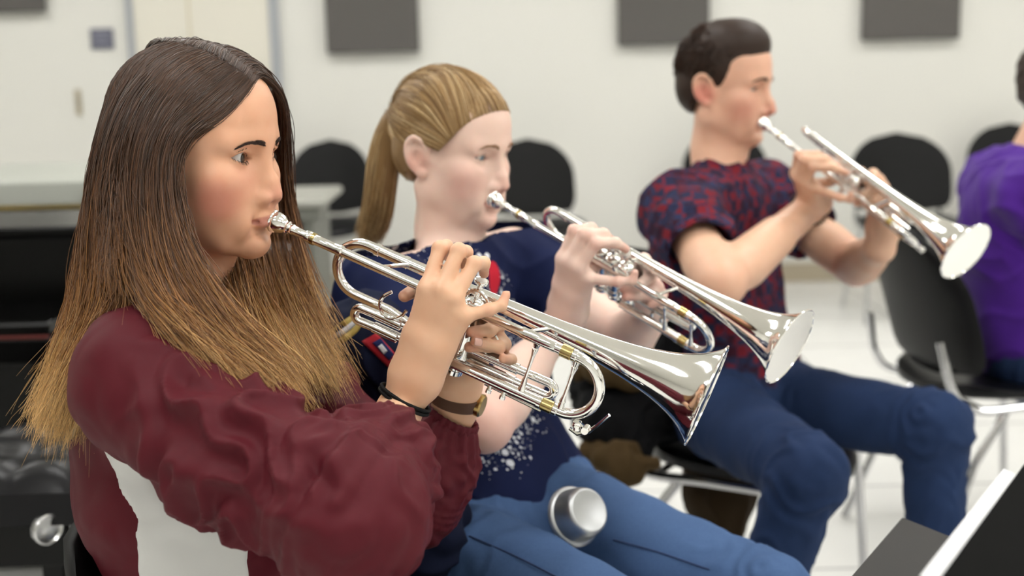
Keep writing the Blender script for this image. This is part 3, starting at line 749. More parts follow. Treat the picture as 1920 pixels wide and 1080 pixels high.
def build_trumpet(T, label):
    k = T.sc; r = empty('trumpet', tuple(T(.228, .021, -.06))); tag(r, label, 'trumpet', 'silver trumpets being played')
    def lathe(prof, p, ax, n=24): return MB().lathe([(a * k, b * k) for a, b in prof], T(*p), ax, n)
    def tube(P, R, n=14): return MB().tube(T.P(*P), np.asarray(R) * k, n)
    S = M_silver
    # mouthpiece
    lathe([(.010, .0005), (.009, .004), (.004, .0078), (.0006, .0088), (0, .0105), (.0008, .0128), (.0028, .0136), (.006, .0134), (.0068, .0125), (.0078, .0131), (.012, .0124), (.017, .0112), (.021, .0086), (.0235, .0064), (.0245, .0076), (.0265, .0078), (.0275, .0060), (.0305, .0056), (.0315, .0064), (.033, .0064), (.034, .0054), (.046, .0050), (.060, .0046)], (0, 0, 0), T.X, 40).build('mouthpiece', S, r, sharp=50)
    # leadpipe with its receiver
    lp = lathe([(.050, .0044), (.050, .0064), (.0545, .0072), (.056, .0066), (.057, .0072), (.060, .0072), (.0615, .0060), (.094, .0062), (.0955, .0070), (.0985, .0070), (.100, .0056), (.20, .0057), (.33, .0058), (.331, .0066), (.372, .0066), (.373, .0064)], (0, 0, 0), T.X).build('leadpipe', S, r, sharp=40)
    lathe([(.058, .0074), (.0622, .0074)], (0, 0, 0), T.X).build('receiver_ring', M_gold, lp)
    # main tuning slide: two legs and the bow
    cx, zr = .402, .036; arc = [(cx + zr * .98 * math.sin(a), 0, -zr + zr * math.cos(a)) for a in np.linspace(0, PI, 26)]
    ts = tube([(.366, 0, 0)] + arc + [(.37, 0, -.072)], .0062, 18).build('main_tuning_slide', S, r)
    for z in (0, -.072):
        lathe([(.380, .0062), (.3802, .0076), (.3925, .0076), (.3935, .0066)], (0, 0, z), T.X).build('ferrule', M_gold, ts)
        lathe([(.3935, .0062), (.394, .0072), (.3985, .0072), (.3995, .0064)], (0, 0, z), T.X).build('collar', S, ts)
    tube([(.401, 0, -.005), (.401, 0, -.012), (.401, 0, -.013), (.401, 0, -.022), (.401, 0, -.036), (.401, 0, -.05), (.401, 0, -.059), (.401, 0, -.060), (.401, 0, -.067)], [.0046, .003, .004, .0022, .0019, .0022, .004, .003, .0046], 12).build('brace', S, ts)
    # water key
    wk = tube([(.425, 0, -.0745), (.428, 0, -.084)], [.0052, .0046]).lathe([(0, .0058 * k), (.003 * k, .0058 * k)], T(.4265, 0, -.0800), T.Z).build('water_key', S, r)
    tube([(.419, 0, -.0865), (.430, 0, -.0885), (.441, 0, -.080), (.4475, 0, -.068), (.456, 0, -.050)], [.0022, .003, .0024, .002, .0018], 8).build('lever', S, wk)
    MB().tube(T.P((.437, -.006, -.079), (.437, .006, -.079)), .0042 * k, 12).build('hinge', S, wk)
    tube([(.426, 0, -.075), (.433, 0, -.0775)], .003, 8).build('nipple', S, wk)
    # lower leg into the third valve
    lathe([(.266, .0066), (.374, .0066), (.3745, .0076), (.379, .0076), (.380, .0064)], (0, 0, -.072), T.X).build('lower_slide_tube', S, r, sharp=40)
    tube([(.352, 0, -.005), (.352, 0, -.011), (.352, 0, -.012), (.352, 0, -.022), (.352, 0, -.036), (.352, 0, -.05), (.352, 0, -.058), (.352, 0, -.059), (.352, 0, -.067)], [.005, .003, .004, .0022, .0019, .0022, .004, .003, .005], 12).build('brace', S, r)
    # bell: from the first valve round the bow to the flare
    y = .042; bx, bz = .113, .0335
    bow = [(bx - bz * math.sin(a), y, -bz - bz * math.cos(a) + .001) for a in np.linspace(0, PI, 24)]
    path = [(.205, .026, -.066), (.180, .036, -.066), (.160, y, -.066), (.135, y, -.066)] + bow
    rad = list(np.linspace(.0056, .0064, len(path)))
    X = [.15, .20, .25, .30, .34, .37, .40, .425, .45, .47, .487, .50, .512, .522, .531, .538, .543, .545]
    Rr = [.0068, .0074, .0082, .0095, .0110, .0126, .0148, .0173, .0207, .0243, .0282, .0320, .0365, .0412, .0468, .0523, .0572, .0596]
    path += [(x, y, .001) for x in X]; rad += Rr
    b = MB().tube(T.P(*path), np.array(rad) * k, 40, False)
    Xi = X[::-1][:-2]; Ri = [max(a - .0009, .001) for a in Rr[::-1][:-2]]
    b.lathe([((.5449) * k, .0596 * k)] + [((x - .0004) * k, q * k) for x, q in zip(Xi, Ri)] + [(.245 * k, .0003)], T(0, y, .001), T.X, 40)
    be = b.build('bell', S, r, sharp=70)
    MB().lathe([((.5448 + .0013 * math.cos(a)) * k, (.0598 + .0013 * math.sin(a)) * k) for a in np.linspace(0, 2 * PI, 9)[:-1]], T(0, y, .001), T.X, 64, True).build('bell_rim', S, be)
    for x in (.122, .160): lathe([(x, .0060), (x + .001, .0078), (x + .006, .0078), (x + .007, .0060)], (0, y, .001), T.X).build('ferrule', S, be)
    # braces between leadpipe and bell
    for x in (.148, .335):
        b = MB(); rr = .0024 * k
        b.tube(T.P((x, .003, .001), (x + .006, .010, .002), (x + .012, .021, .002), (x + .018, .032, .002), (x + .024, y - .003, .001)), rr, 10); b.build('bell_brace', S, r)
    # valves
    for i, x in enumerate((.211, .237, .263)):
        v = lathe([(-.089, .0110), (-.080, .0112), (-.079, .0124), (-.075, .0124), (-.074, .0112), (-.012, .0112), (-.011, .0124), (-.006, .0124), (-.005, .0112)], (x, .021, 0), T.Z, 28).build('valve_casing', S, r, sharp=40)
        lathe([(-.099, .0004), (-.099, .0036), (-.0975, .0040), (-.0965, .0085), (-.094, .0122), (-.088, .0126), (-.0875, .0112)], (x, .021, 0), T.Z, 28).build('bottom_cap', S, v, sharp=40)
        lathe([(-.0055, .0126), (-.001, .0128), (.001, .0118), (.0035, .0075), (.0045, .0040)], (x, .021, 0), T.Z, 28).build('top_cap', S, v, sharp=40)
        lathe([(.004, .0030), (.024, .0030)], (x, .021, 0), T.Z, 12).build('valve_stem', S, v)
        bt = lathe([(.023, .003), (.0245, .0076), (.028, .0088), (.0292, .0084), (.0288, .0070)], (x, .021, 0), T.Z, 24).build('finger_button', S, v, sharp=50)
        lathe([(.0286, .0072), (.0296, .0064), (.0298, .0001)], (x, .021, 0), T.Z, 20).build('pearl', M_pearl, bt)
    for x0, x1 in ((.221, .227), (.247, .253)):
        for z in (-.02, -.045, -.07): tube([(x0, .021, z), (x1, .021, z)], .0055, 10).build('valve_bridge', S, r)
    # first slide with its thumb hook
    f = tube([(.205, .012, -.060), (.140, .006, -.060)] + [(.140 - .0085 * math.sin(a), .006, -.0685 + .0085 * math.cos(a)) for a in np.linspace(.2, PI - .2, 14)] + [(.140, .006, -.077), (.205, .012, -.077)], .0056, 14).build('first_valve_slide', S, r)
    for z in (-.060, -.077): lathe([(.158, .0056), (.1585, .0068), (.190, .0068), (.1905, .0056)], (0, .008, z), T.X).build('outer_tube', S, f, sharp=40)
    h = [(.170, .002, -.022), (.163, .000, -.030), (.160, 0, -.040), (.164, 0, -.049), (.173, 0, -.0535), (.183, 0, -.051), (.1905, 0, -.044), (.1935, .001, -.036)]
    MB().tube(T.P(*spline(h, 24)), .0021 * k, 10).build('thumb_hook', S, f)
    # second slide
    tube([(.233, .012, -.040), (.233, -.004, -.040), (.234, -.010, -.040), (.237, -.012, -.040), (.240, -.010, -.040), (.241, -.004, -.040), (.241, .012, -.040)], .0046, 12).build('second_valve_slide', S, r)
    # third slide with ring and stop rod
    f = tube([(.270, .026, -.060), (.374, .030, -.060)] + [(.374 + .009 * math.sin(a), .030, -.0685 + .0085 * math.cos(a)) for a in np.linspace(.1, PI - .1, 14)] + [(.374, .030, -.077), (.270, .026, -.077)], .0054, 14).build('third_valve_slide', S, r)
    for z in (-.060, -.077): lathe([(.276, .0056), (.2765, .0067), (.335, .0067), (.3355, .0056)], (0, .028, z), T.X).build('outer_tube', S, f, sharp=40)
    MB().tube(np.array([T(.294 + .0118 * math.cos(a), .016, -.037 + .0118 * math.sin(a)) for a in np.linspace(0, 2 * PI, 30)[:-1]]), .0017 * k, 8, closed=True).tube(T.P((.292, .016, -.048), (.292, .026, -.056)), .002 * k, 8).build('finger_ring', S, f)
    st = tube([(.305, .018, -.090), (.378, .018, -.092)], .0016, 8).build('stop_rod', S, f)
    for x in (.312, .330): tube([(x, .020, -.080), (x, .018, -.094), (x, .018, -.0945), (x, .018, -.0985)], [.0028, .0028, .0036, .0036], 12).build('stop_screw', S, st)
    # pinky hook on the leadpipe
    h = [(.258, -.001, .004), (.257, -.003, .014), (.262, -.004, .023), (.271, -.004, .0265), (.280, -.004, .0225), (.285, -.004, .0165)]
    MB().tube(T.P(*spline(h, 22)), np.linspace(.0026, .0019, 22) * k, 10).build('pinky_hook', S, r)
    return r
# ------------------------------------------------------------------ heads and trumpets: where they are
HW1 = person_frame(at(366, 281, 1.50), math.radians(20), math.radians(4), math.radians(0), 1.0)
HW2 = person_frame(at(846, 275, 2.00), math.radians(33), math.radians(9), math.radians(0), .965)
HM = person_frame(at(1356, 157, 2.67), math.radians(33), math.radians(6), math.radians(0), 1.0)
T1 = Trumpet(at(505, 411, 1.487), at(1325, 743, 1.41), math.radians(19))
T2 = Trumpet(at(921, 371, 1.905), at(1481, 651, 1.685), math.radians(45))
T3 = Trumpet(at(1428, 229, 2.59), at(1811, 472, 2.26), math.radians(68))

def proj(P):
    q = np.asarray(P, float) - CAM; d = q @ FW; return (960 + FPX * (q @ RT) / d, 540 - FPX * (q @ UP) / d, d)
# ------------------------------------------------------------------ the grip, in the trumpet's own axes
def grip_right(T, dw=0.0, dk=0.0, dp=0.0, dy=0.0, dz=0.0):
    k = lambda p: T(p[0] + dk, p[1] + dy, p[2] + dz); q = lambda p: T(p[0] + dp, p[1], p[2])
    F = dict(index=[k((.222, -.040, .020)), q((.214, -.010, .058)), T(.2135 + dp * .4, .013, .053), T(.2105, .0215, .0375)],
             middle=[k((.239, -.042, .028)), q((.236, -.011, .065)), T(.2375 + dp * .4, .013, .056), T(.237, .0215, .0375)],
             ring=[k((.256, -.040, .023)), q((.2575, -.010, .058)), T(.2615 + dp * .4, .012, .053), T(.263, .0215, .0375)],
             pinky=[k((.271, -.038, .006)), T(.293 + dp * .3, -.024, .020), T(.3025, -.014, .026), T(.302, -.006, .037)],
             thumb=[T(.228 + dk, -.040 + dy, -.038 + dz), T(.217 + dk * .3, -.021, -.024), T(.217, -.008, -.014), T(.223, .004, -.013)])
    W0, W1 = T(.238 + dw * 1.25, -.060 + dy * 1.3, -.128), T(.243 + dw, -.052 + dy, -.080)
    return [W0, W1], F, nrm(-T.Y * .96 + T.Z * .22)
def grip_left(T):
    F = dict(index=[T(.262, .064, -.030), T(.294, .040, -.022), T(.2925, .012, -.020), T(.276, -.004, -.024)],
             middle=[T(.268, .066, -.048), T(.298, .041, -.040), T(.296, .014, -.040), T(.279, -.002, -.044)],
             ring=[T(.273, .064, -.064), T(.306, .044, -.046), T(.3075, .016, -.037), T(.286, -.010, -.031)],
             pinky=[T(.277, .061, -.078), T(.310, .050, -.064), T(.323, .030, -.053), T(.318, .010, -.046)],
             thumb=[T(.226, .066, -.060), T(.204, .058, -.036), T(.187, .034, -.022), T(.1845, .006, -.0225)])
    return [T(.264, .082, -.176), T(.260, .070, -.136)], F, nrm(T.Y)
def grip_left_low(T):
    """the same hold with the wrist coming from beneath, for a trumpet turned on its side"""
    g = grip_left(T); F = g[1]
    for q, p in (('index', (.264, .056, -.040)), ('middle', (.273, .055, -.060)), ('ring', (.281, .050, -.080)), ('pinky', (.288, .041, -.096))): F[q][0] = T(*p)
    F['thumb'] = [T(.252, .030, -.098), T(.222, .046, -.070), T(.196, .040, -.040), T(.190, .018, -.024)]
    return [T(.312, -.045, -.178), T(.300, -.008, -.152)], F, nrm(T.Y * .55 - T.Z * .8)
def limb_param(P, line):
    """for points: place along a polyline (0..1), distance, and angle round it from a reference side"""
    d, t = segdist(P, line); return d, t
# ------------------------------------------------------------------ the first woman: long hair, maroon jacket
SKIN = skin_mat('skin'); M_nail = simple('fingernail', 'e3b3a2', .25)
M_brown_eye = eye_mat('brown eye', '38230f'); M_blue_eye = eye_mat('blue-grey eye', '6d7f8c')
build_trumpet(T1, 'silver trumpet nearest the camera, played by the woman in the maroon jacket')
def person(name_at, label):
    r = empty('person', tuple(name_at)); tag(r, label, 'person'); return r
def fine_axis(lo, hi, h, zones):
    """axis with step h, finer inside zones (a, b, hf)"""
    segs = []; x = lo
    for a, b, hf in sorted(zones):
        a, b = max(a, x), min(b, hi)
        if a > x + 1e-6: segs.append((x, h))
        if b > a: segs.append((a, hf)); x = b
    if x < hi: segs.append((x, h))
    segs.append(hi); return axis(segs)
def cloth_noise(V, F, amp, scale, seed, smooth=0):
    N = normals(V, F); return V + N * (amp * vnoise(V, scale, seed))[:, None]
def fabric(name, hexc, rough=.8, weave=700, bump=.1, sheen=.0, var=.06):
    t = MT(name); c = lin(hexc); n = t.noise(25, 4); t.p(Base_Color=t.mix(n, tuple(x * (1 - var) for x in c), tuple(min(1, x * (1 + var)) for x in c)), Roughness=rough, Sheen_Weight=sheen, Sheen_Roughness=.5, Specular_IOR_Level=.18)
    t.bump(t.noise(weave, 2), bump, .0008); return t.m
W1 = person((HW1.C[0] - .02, HW1.C[1] + .02, .45), 'woman with long brown-to-blond hair and maroon jacket, playing the nearest trumpet')
NK1 = [HW1(-.008, 0, -.075), HW1(-.014, 0, -.15), HW1(-.045, .0, -.215)]
RS, RE = at(276, 716, 1.375), at(652, 965, 1.22); LS, LE = at(408, 606, 1.66), at(760, 932, 1.60)
gr, fr_, nr_ = grip_right(T1); gl, fl_, nl_ = grip_left(T1)
TF1 = Frame(HW1.C, [math.cos(.14), -math.sin(.14), 0], [0, 0, 1])
def tor(levels, v, add=0.0, k=.04, F=TF1):
    for (a, b) in zip(levels[:-1], levels[1:]):
        ra, rb = a[2] + add, b[2] + add; q = ((a[1] + add) / ra + (b[1] + add) / rb) / 2
        v.cone(F(a[0], 0, a[3]), F(b[0], 0, b[3]), ra, rb, k, 'u', (F.l, q))
# level: forward, half width, half depth, height relative to the eyes
LV1 = [(-.060, .075, .058, -.235), (-.050, .140, .088, -.30), (-.030, .150, .105, -.40), (.005, .140, .100, -.50), (.045, .150, .105, -.58), (.075, .170, .112, -.635)]
xs = [HW1.C[0], T1(.24, 0, 0)[0]]
fz = [(xs[0] - .0, xs[0] + .15, .0016), (T1(.19, 0, 0)[0] - .03, T1(.31, 0, 0)[0] + .01, .002)]
v = Vol(fine_axis(-.56, .06, .0042, fz), fine_axis(1.16, 1.78, .0040, [(HW1.C[1] - .11, HW1.C[1] + .10, .0018)]), fine_axis(.50, 1.34, .004, [(HW1.C[2] - .125, HW1.C[2] + .04, .0016), (.95, 1.055, .002)]))
tor(LV1, v); v.cone(RS, LS, .048, .048, .04)
v.chain([RS, RE, gr[0]], [.045, .038, .024], .012); v.chain([LS, LE, gl[0]], [.045, .038, .026], .012)
hand(v, gr, fr_, .0222, nr_, .97); hand(v, gl, fl_, .023, nl_, .97)
head(v, HW1, dict(neck=NK1, neck_r=.047, nose=.58, jaw=.93, lid=(.0068, .0046), ears=False))
V, F = v.mesh(1); bv1 = bvh_of(V, F)
C = face_color(V, HW1, 'e4a67e', 'b65a50', [(.062, -.052, -.046, .040, 'd0604c', .62), (.080, -.03, -.03, .03, 'dd8a70', .35), (.06, .05, -.045, .04, 'd4705c', .4)], .45, 'cf7766')
hw = sstep(.10, .25, np.linalg.norm(V - HW1.C.astype(f32), axis=1))[:, None]; C = C * (1 - hw) + np.array(lin('e6b38c'), f32) * hw
for gq in (fr_, fl_):
    for q in gq:
        d = np.minimum(np.linalg.norm(V - gq[q][3], axis=1), np.linalg.norm(V - gq[q][1], axis=1) * 1.5); w_ = (.40 * (1 - sstep(.006, .017, d)))[:, None]; C = C * (1 - w_) + np.array(lin('d98a70'), f32) * w_
put('body', mesh_np(V, F, col=C), SKIN, W1)
eyes(HW1, W1, M_brown_eye, (.10, -.02))
hmB = simple('brow hair dark', '2b1a12', .55); hmB.name = 'dark eyebrow'
for q in (1, -1):
    brow('eyebrow', HW1, q, [(.011, .0140), (.022, .0162), (.035, .0165), (.047, .0125)], hmB, W1, bv1, 260, .00032, wid=.0026)
    lashes(HW1, q, hmB, W1, (.0068, .0046), L=.0075, n=60)
for q, gq, nn in (('ring', fl_, -T1.Y * .8 + T1.Z * .5),): nail(W1, gq[q][3], gq[q][2], nn, M_nail)
# jacket
M_mar = fabric('maroon jacket cloth', '541620', .6, 900, .08, .0, .05); M_whitec = fabric('white jacket cloth', 'd9d9d6', .7, 900, .06, .1, .03)
cr_, cl_ = gr[0] - nrm(gr[0] - RE) * .066, gl[0] - nrm(gl[0] - LE) * .012
ARM_R = np.array([RS, RS * .5 + RE * .5 + [0, -.005, -.008], RE, RE * .45 + cr_ * .55, cr_]); ARM_L = np.array([LS, (LS + LE) / 2, LE, LE * .45 + cl_ * .55, cl_])
def torso1(v, add):
    tor([(l[0], l[1] + add, l[2] + add, l[3]) for l in LV1], v); v.cone(RS, LS, .058 + add, .058 + add, .05)
    for q in (1, -1): v.ell(TF1(.062, .07 * q, -.40), np.array((.055, .060, .065)) + add, TF1.M, .04)
jv = Vol.even((-.66, 1.02, .52), (.06, 1.86, 1.12), .0045)
torso1(jv, .014)
jv.chain(ARM_R, [.072, .068, .066, .058, .034], .03); jv.chain(ARM_L, [.066, .058, .062, .055, .034], .03)
jv.chain([HW1(-.018, 0, -.160), HW1(-.035, 0, -.20), HW1(-.05, 0, -.23)], [.057, .064, .085], .02)        # collar
jv.cone(HW1(-.01, 0, -.12), HW1(-.03, 0, -.19), .051, .052, .006, 's')
for A in (ARM_R, ARM_L):                                                                       # open cuffs
    e = A[-1]; dr = nrm(A[-1] - A[-2]); jv.cone(e - dr * .004, e + dr * .05, .028, .028, .003, 's')
    p0, dd = e + dr * .002, dr
    def plane(x, y, z, p0=p0, dd=dd): return -((x - f32(p0[0])) * f32(dd[0]) + (y - f32(p0[1])) * f32(dd[1]) + (z - f32(p0[2])) * f32(dd[2]))
    jv.op(plane, p0 - .05, p0 + .05, .002, 's', 0)
V, F = jv.mesh(2); N = normals(V, F); disp = np.zeros(len(V), f32)
def sleeve_folds(V, A, bend, seed, amp=1.0):
    d, t = segdist(V, A); near = sstep(.13, .085, d); Pl = np.array([np.interp(t, np.linspace(0, 1, len(A)), A[:, e]) for e in range(3)]).T; R = V - Pl; R /= np.linalg.norm(R, axis=1)[:, None] + 1e-9
    inner = R @ bend; out = np.zeros(len(V), f32); nz = vnoise(V, .09, seed); nz2 = vnoise(V, .05, seed + 1)
    w = np.exp(-((t - .53) / .12) ** 2) * (.35 + .65 * sstep(-.5, .6, inner)); s_ = np.sin(t * 92 + nz * 2.2 + inner * 2.4); out += w * .0058 * (1 - np.abs(s_)) ** 1.0 * 1.6
    w = sstep(.05, .2, t) * sstep(.55, .35, t); s_ = np.sin(t * 20 + inner * 3.0 + nz * 2.0); out += w * .005 * (1 - np.abs(s_)) ** 1.5 * 1.7
    w = sstep(.60, .72, t) * sstep(.96, .85, t); s_ = np.sin(nz2 * 3 + inner * 7 + t * 10); out += w * .0045 * (1 - np.abs(s_)) * 1.3
    X = nrm(A[-1] - A[-2]); a0 = nrm(np.cross(X, [0, 0, 1])); b0 = np.cross(X, a0); ang = np.arctan2(R @ b0, R @ a0)
    out += sstep(.80, .95, t) * .0022 * np.sin(ang * 19 + nz2 * 1.5)
    return out * near * amp
bR = nrm(nrm(RS - RE) + nrm(gr[0] - RE)); bL = nrm(nrm(LS - LE) + nrm(gl[0] - LE))
disp += sleeve_folds(V, ARM_R, bR, 11, 1.9) + sleeve_folds(V, ARM_L, bL, 12, 1.6)
disp += .0035 * vnoise(V, .16, 13) + .002 * np.abs(vnoise(V, .07, 14))
def crease(V, N, line, wid, dep, off=0):
    """a pressed valley (dep<0) or ridge along a line on the cloth"""
    d, t = segdist(V, line); return dep * np.exp(-(d / wid) ** 2) * np.minimum(1, 4 * t * (1 - t) + .3)
bj = bvh_of(V, F)
def hit(bv, px, py, lift=0.0):
    r_ = ray(px, py); h = bv.ray_cast(Vector(CAM), Vector(r_)); return np.array(h[0]) - r_ * lift if h[0] is not None else None
def hits(bv, L, lift=0.0): return np.array([q for q in (hit(bv, *p, lift) for p in L) if q is not None])
for L, wid, dep in (([(390, 640), (430, 690), (480, 735)], .012, -.012), ([(255, 640), (330, 660), (420, 740)], .010, .006), ([(230, 775), (330, 800), (450, 880), (540, 950)], .014, -.006), ([(330, 745), (450, 770), (560, 830)], .014, .007),
                    ([(600, 850), (575, 905), (560, 940)], .007, -.009), ([(620, 860), (640, 915), (625, 960)], .007, .008), ([(560, 830), (600, 890), (660, 940)], .008, -.007), ([(470, 920), (520, 960), (620, 990)], .009, .006), ([(690, 800), (650, 850), (620, 900)], .008, .007), ([(760, 810), (700, 880), (660, 960)], .009, -.006), ([(300, 700), (400, 735), (520, 780)], .012, -.006)):
    H_ = hits(bj, L)
    if len(H_) > 1: disp += crease(V, N, spline(H_, 14), wid, dep)
V = (V + N * disp[:, None]).astype(f32); V = lap(V, F, 1, .4); bj = bvh_of(V, F)
jk = put('jacket', mesh_np(V, F), M_mar, W1)
jk.modifiers.new('s', 'SUBSURF').levels = 1; jk.modifiers['s'].render_levels = 1
# white side panel: the part of the jacket's side between two curved seams
zl = [at(0, y, 1.38)[2] for y in (780, 800, 850, 900, 985, 1080, 1200)]
def xz(L, d=1.38): P = np.array([at(a, b, d) for a, b in L]); o = np.argsort(P[:, 2]); return P[o, 2], P[o, 0]
zl, xl = xz([(140, 790), (158, 812), (192, 850), (215, 930), (250, 985), (246, 1080), (250, 1250)]); zr_, xr2 = xz([(150, 785), (442, 800), (442, 1000), (442, 1080), (442, 1250)])
pv = Vol.even((-.66, 1.24, .52), (-.24, 1.56, 1.02), .0035); torso1(pv, .0135)
def cut(x, y, z):
    a = np.interp(z.ravel(), zl, xl).reshape(z.shape); b = np.interp(z.ravel(), zr_, xr2).reshape(z.shape)
    return -np.maximum(np.maximum(a - x, x - b), y - f32(TF1.C[1] - .01) + 0 * x)
pv.op(cut, (-9, -9, -9), (9, 9, 9), .0, 's', 0)
PV, PF = pv.mesh(1); PN = normals(PV, PF); PV = (PV + PN * (.0035 * vnoise(PV, .16, 13) + .002 * np.abs(vnoise(PV, .07, 14)) + .0034)[:, None]).astype(f32)
pa = put('side_panel', mesh_np(lap(PV, PF, 2), PF), M_whitec, jk); pa['label'] = 'white side panel'
for A in (ARM_R, ARM_L):                                              # gathered elastic cuffs
    e, dr = A[-1], nrm(A[-1] - A[-2]); a0 = nrm(np.cross(dr, [0, 0, 1])); b0 = np.cross(dr, a0); n = 96; P = []
    for s_, r_ in ((-.020, .0365), (-.016, .0385), (-.008, .0372), (.0, .0378), (.006, .0365), (.008, .034), (.006, .0315), (-.006, .0305)):
        P.append([e + dr * s_ + (r_ + .0013 * math.sin(24 * a)) * (math.cos(a) * a0 + math.sin(a) * b0) for a in np.linspace(0, 2 * PI, n, endpoint=False)])
    m = len(P); Fq = [(i * n + k, i * n + (k + 1) % n, (i + 1) * n + (k + 1) % n, (i + 1) * n + k) for i in range(m - 1) for k in range(n)]
    MB().add(np.concatenate(P), Fq).build('cuff', M_mar, jk, sharp=80)
# hair tie and watch
M_tie = simple('black elastic', '0c0c0c', .7); ax_ = nrm(gr[1] - gr[0]); cw = nrm(np.cross(nr_, ax_)); pc = gr[0] + ax_ * .016
for s_ in (0, .0048): MB().tube(np.array([pc + ax_ * (s_ + .003 * math.sin(a)) + (.0283 * math.cos(a)) * cw * 1.08 + .0262 * math.sin(a) * nr_ * .98 for a in np.linspace(0, 2 * PI, 40)[:-1]]), .0022, 8, closed=True).build('hair_tie', M_tie, W1)
ax_ = nrm(gl[1] - gl[0]); cw = nrm(np.cross(nl_, ax_)); pc = gl[0] + ax_ * .022; st = MB()
prof = [(-.009, .0), (.009, .0), (.009, .0022), (-.009, .0022)]; n = 40; P = []
for s_, e_ in prof: P.append([pc + ax_ * s_ + (.0292 + e_) * 1.08 * math.cos(a) * cw + (.0268 + e_) * math.sin(a) * nl_ for a in np.linspace(0, 2 * PI, n, endpoint=False)])
wt = MB().add(np.concatenate(P), [(i * n + k, i * n + (k + 1) % n, ((i + 1) % 4) * n + (k + 1) % n, ((i + 1) % 4) * n + k) for i in range(4) for k in range(n)]).build('wrist_watch', simple('brown watch strap', '5b4030', .5), W1, sharp=40)
MB().lathe([(-.003, .0001), (-.003, .014), (.003, .0145), (.005, .0125), (.005, .0001)], pc + (.0292) * 1.08 * nrm(cw * (1 if (cw @ FW) < 0 else -1)), cw * (1 if (cw @ FW) < 0 else -1), 28).build('watch_case', simple('gold watch case', 'b89a62', .25, 1.0), wt)
# long hair
def G(*rows): return [np.array([at(*q) for q in g]) for g in rows]
near = G([(455, 172, 1.452), (410, 222, 1.430), (356, 264, 1.416), (334, 315, 1.410), (342, 400, 1.405), (372, 500, 1.385), (440, 610, 1.36), (520, 700, 1.35), (552, 768, 1.352)],
         [(432, 155, 1.450), (372, 205, 1.424), (326, 252, 1.408), (309, 320, 1.400), (316, 420, 1.393), (352, 530, 1.37), (425, 640, 1.345), (500, 720, 1.335), (522, 784, 1.342)],
         [(402, 138, 1.450), (332, 190, 1.420), (291, 260, 1.402), (276, 350, 1.394), (287, 460, 1.385), (320, 565, 1.36), (390, 655, 1.33), (455, 728, 1.322), (478, 775, 1.332)],
         [(376, 122, 1.452), (300, 170, 1.425), (258, 250, 1.406), (241, 350, 1.400), (247, 455, 1.388), (275, 550, 1.36), (335, 625, 1.325), (392, 690, 1.315), (432, 748, 1.322)])
backf = G([(365, 115, 1.453), (286, 165, 1.428), (240, 250, 1.410), (223, 350, 1.404), (226, 455, 1.395), (236, 540, 1.385), (222, 600, 1.385), (186, 690, 1.39), (150, 790, 1.40)],
          [(350, 108, 1.455), (270, 160, 1.432), (222, 250, 1.416), (205, 350, 1.412), (204, 460, 1.41), (200, 560, 1.41), (178, 650, 1.41), (150, 740, 1.41), (130, 828, 1.41)],
          [(322, 98, 1.470), (244, 162, 1.452), (203, 260, 1.442), (186, 360, 1.440), (180, 470, 1.44), (168, 580, 1.44), (146, 670, 1.435), (120, 752, 1.43), (112, 805, 1.43)],
          [(302, 91, 1.500), (228, 165, 1.490), (194, 270, 1.490), (178, 370, 1.490), (163, 480, 1.50), (148, 590, 1.50), (122, 690, 1.50), (106, 750, 1.50), (101, 790, 1.50)],
          [(312, 94, 1.530), (240, 165, 1.550), (205, 270, 1.560), (190, 380, 1.560), (178, 500, 1.56), (165, 600, 1.56), (150, 690, 1.55), (135, 760, 1.55)])
far = G([(456, 172, 1.452), (480, 150, 1.470), (511, 178, 1.505), (524, 218, 1.530), (528, 270, 1.570), (533, 350, 1.605), (545, 430, 1.620), (567, 530, 1.60), (602, 640, 1.56), (640, 738, 1.54)],
        [(428, 150, 1.452), (455, 122, 1.475), (496, 152, 1.515), (512, 205, 1.550), (505, 300, 1.600), (508, 420, 1.620), (528, 530, 1.58), (566, 630, 1.53), (615, 722, 1.51)],
        [(398, 135, 1.453), (415, 103, 1.480), (456, 122, 1.530), (474, 200, 1.580), (462, 320, 1.610), (462, 440, 1.600), (478, 550, 1.55), (512, 640, 1.49), (562, 728, 1.46)],
        [(352, 108, 1.458), (368, 90, 1.490), (388, 115, 1.550), (398, 220, 1.600), (402, 340, 1.610), (415, 460, 1.560), (432, 560, 1.50), (465, 650, 1.44), (510, 738, 1.42)],
        [(312, 94, 1.480), (322, 88, 1.515), (312, 125, 1.570), (302, 240, 1.605), (292, 380, 1.600), (290, 500, 1.59), (300, 560, 1.58)],
        [(304, 91, 1.500), (285, 95, 1.540), (255, 170, 1.585), (232, 280, 1.595), (220, 400, 1.595), (210, 520, 1.590), (200, 600, 1.58)])
bridge = [near[3][:6], backf[0][:6]]
hv = Vol.even((-.62, 1.26, .80), (-.13, 1.74, 1.34), .0035)
hv.ell(HW1(-.006, 0, .034), np.array((.095, .0765, .084)), HW1.M, 0); hv.ell(HW1(-.045, 0, -.01), np.array((.058, .078, .075)), HW1.M, .03)
for fam in (near, backf, far):
    for P in between(fam, 4):
        hv.chain(P[1:], np.concatenate([np.linspace(.002, .0065, 8), np.linspace(.0065, .002, 7)]), .010)
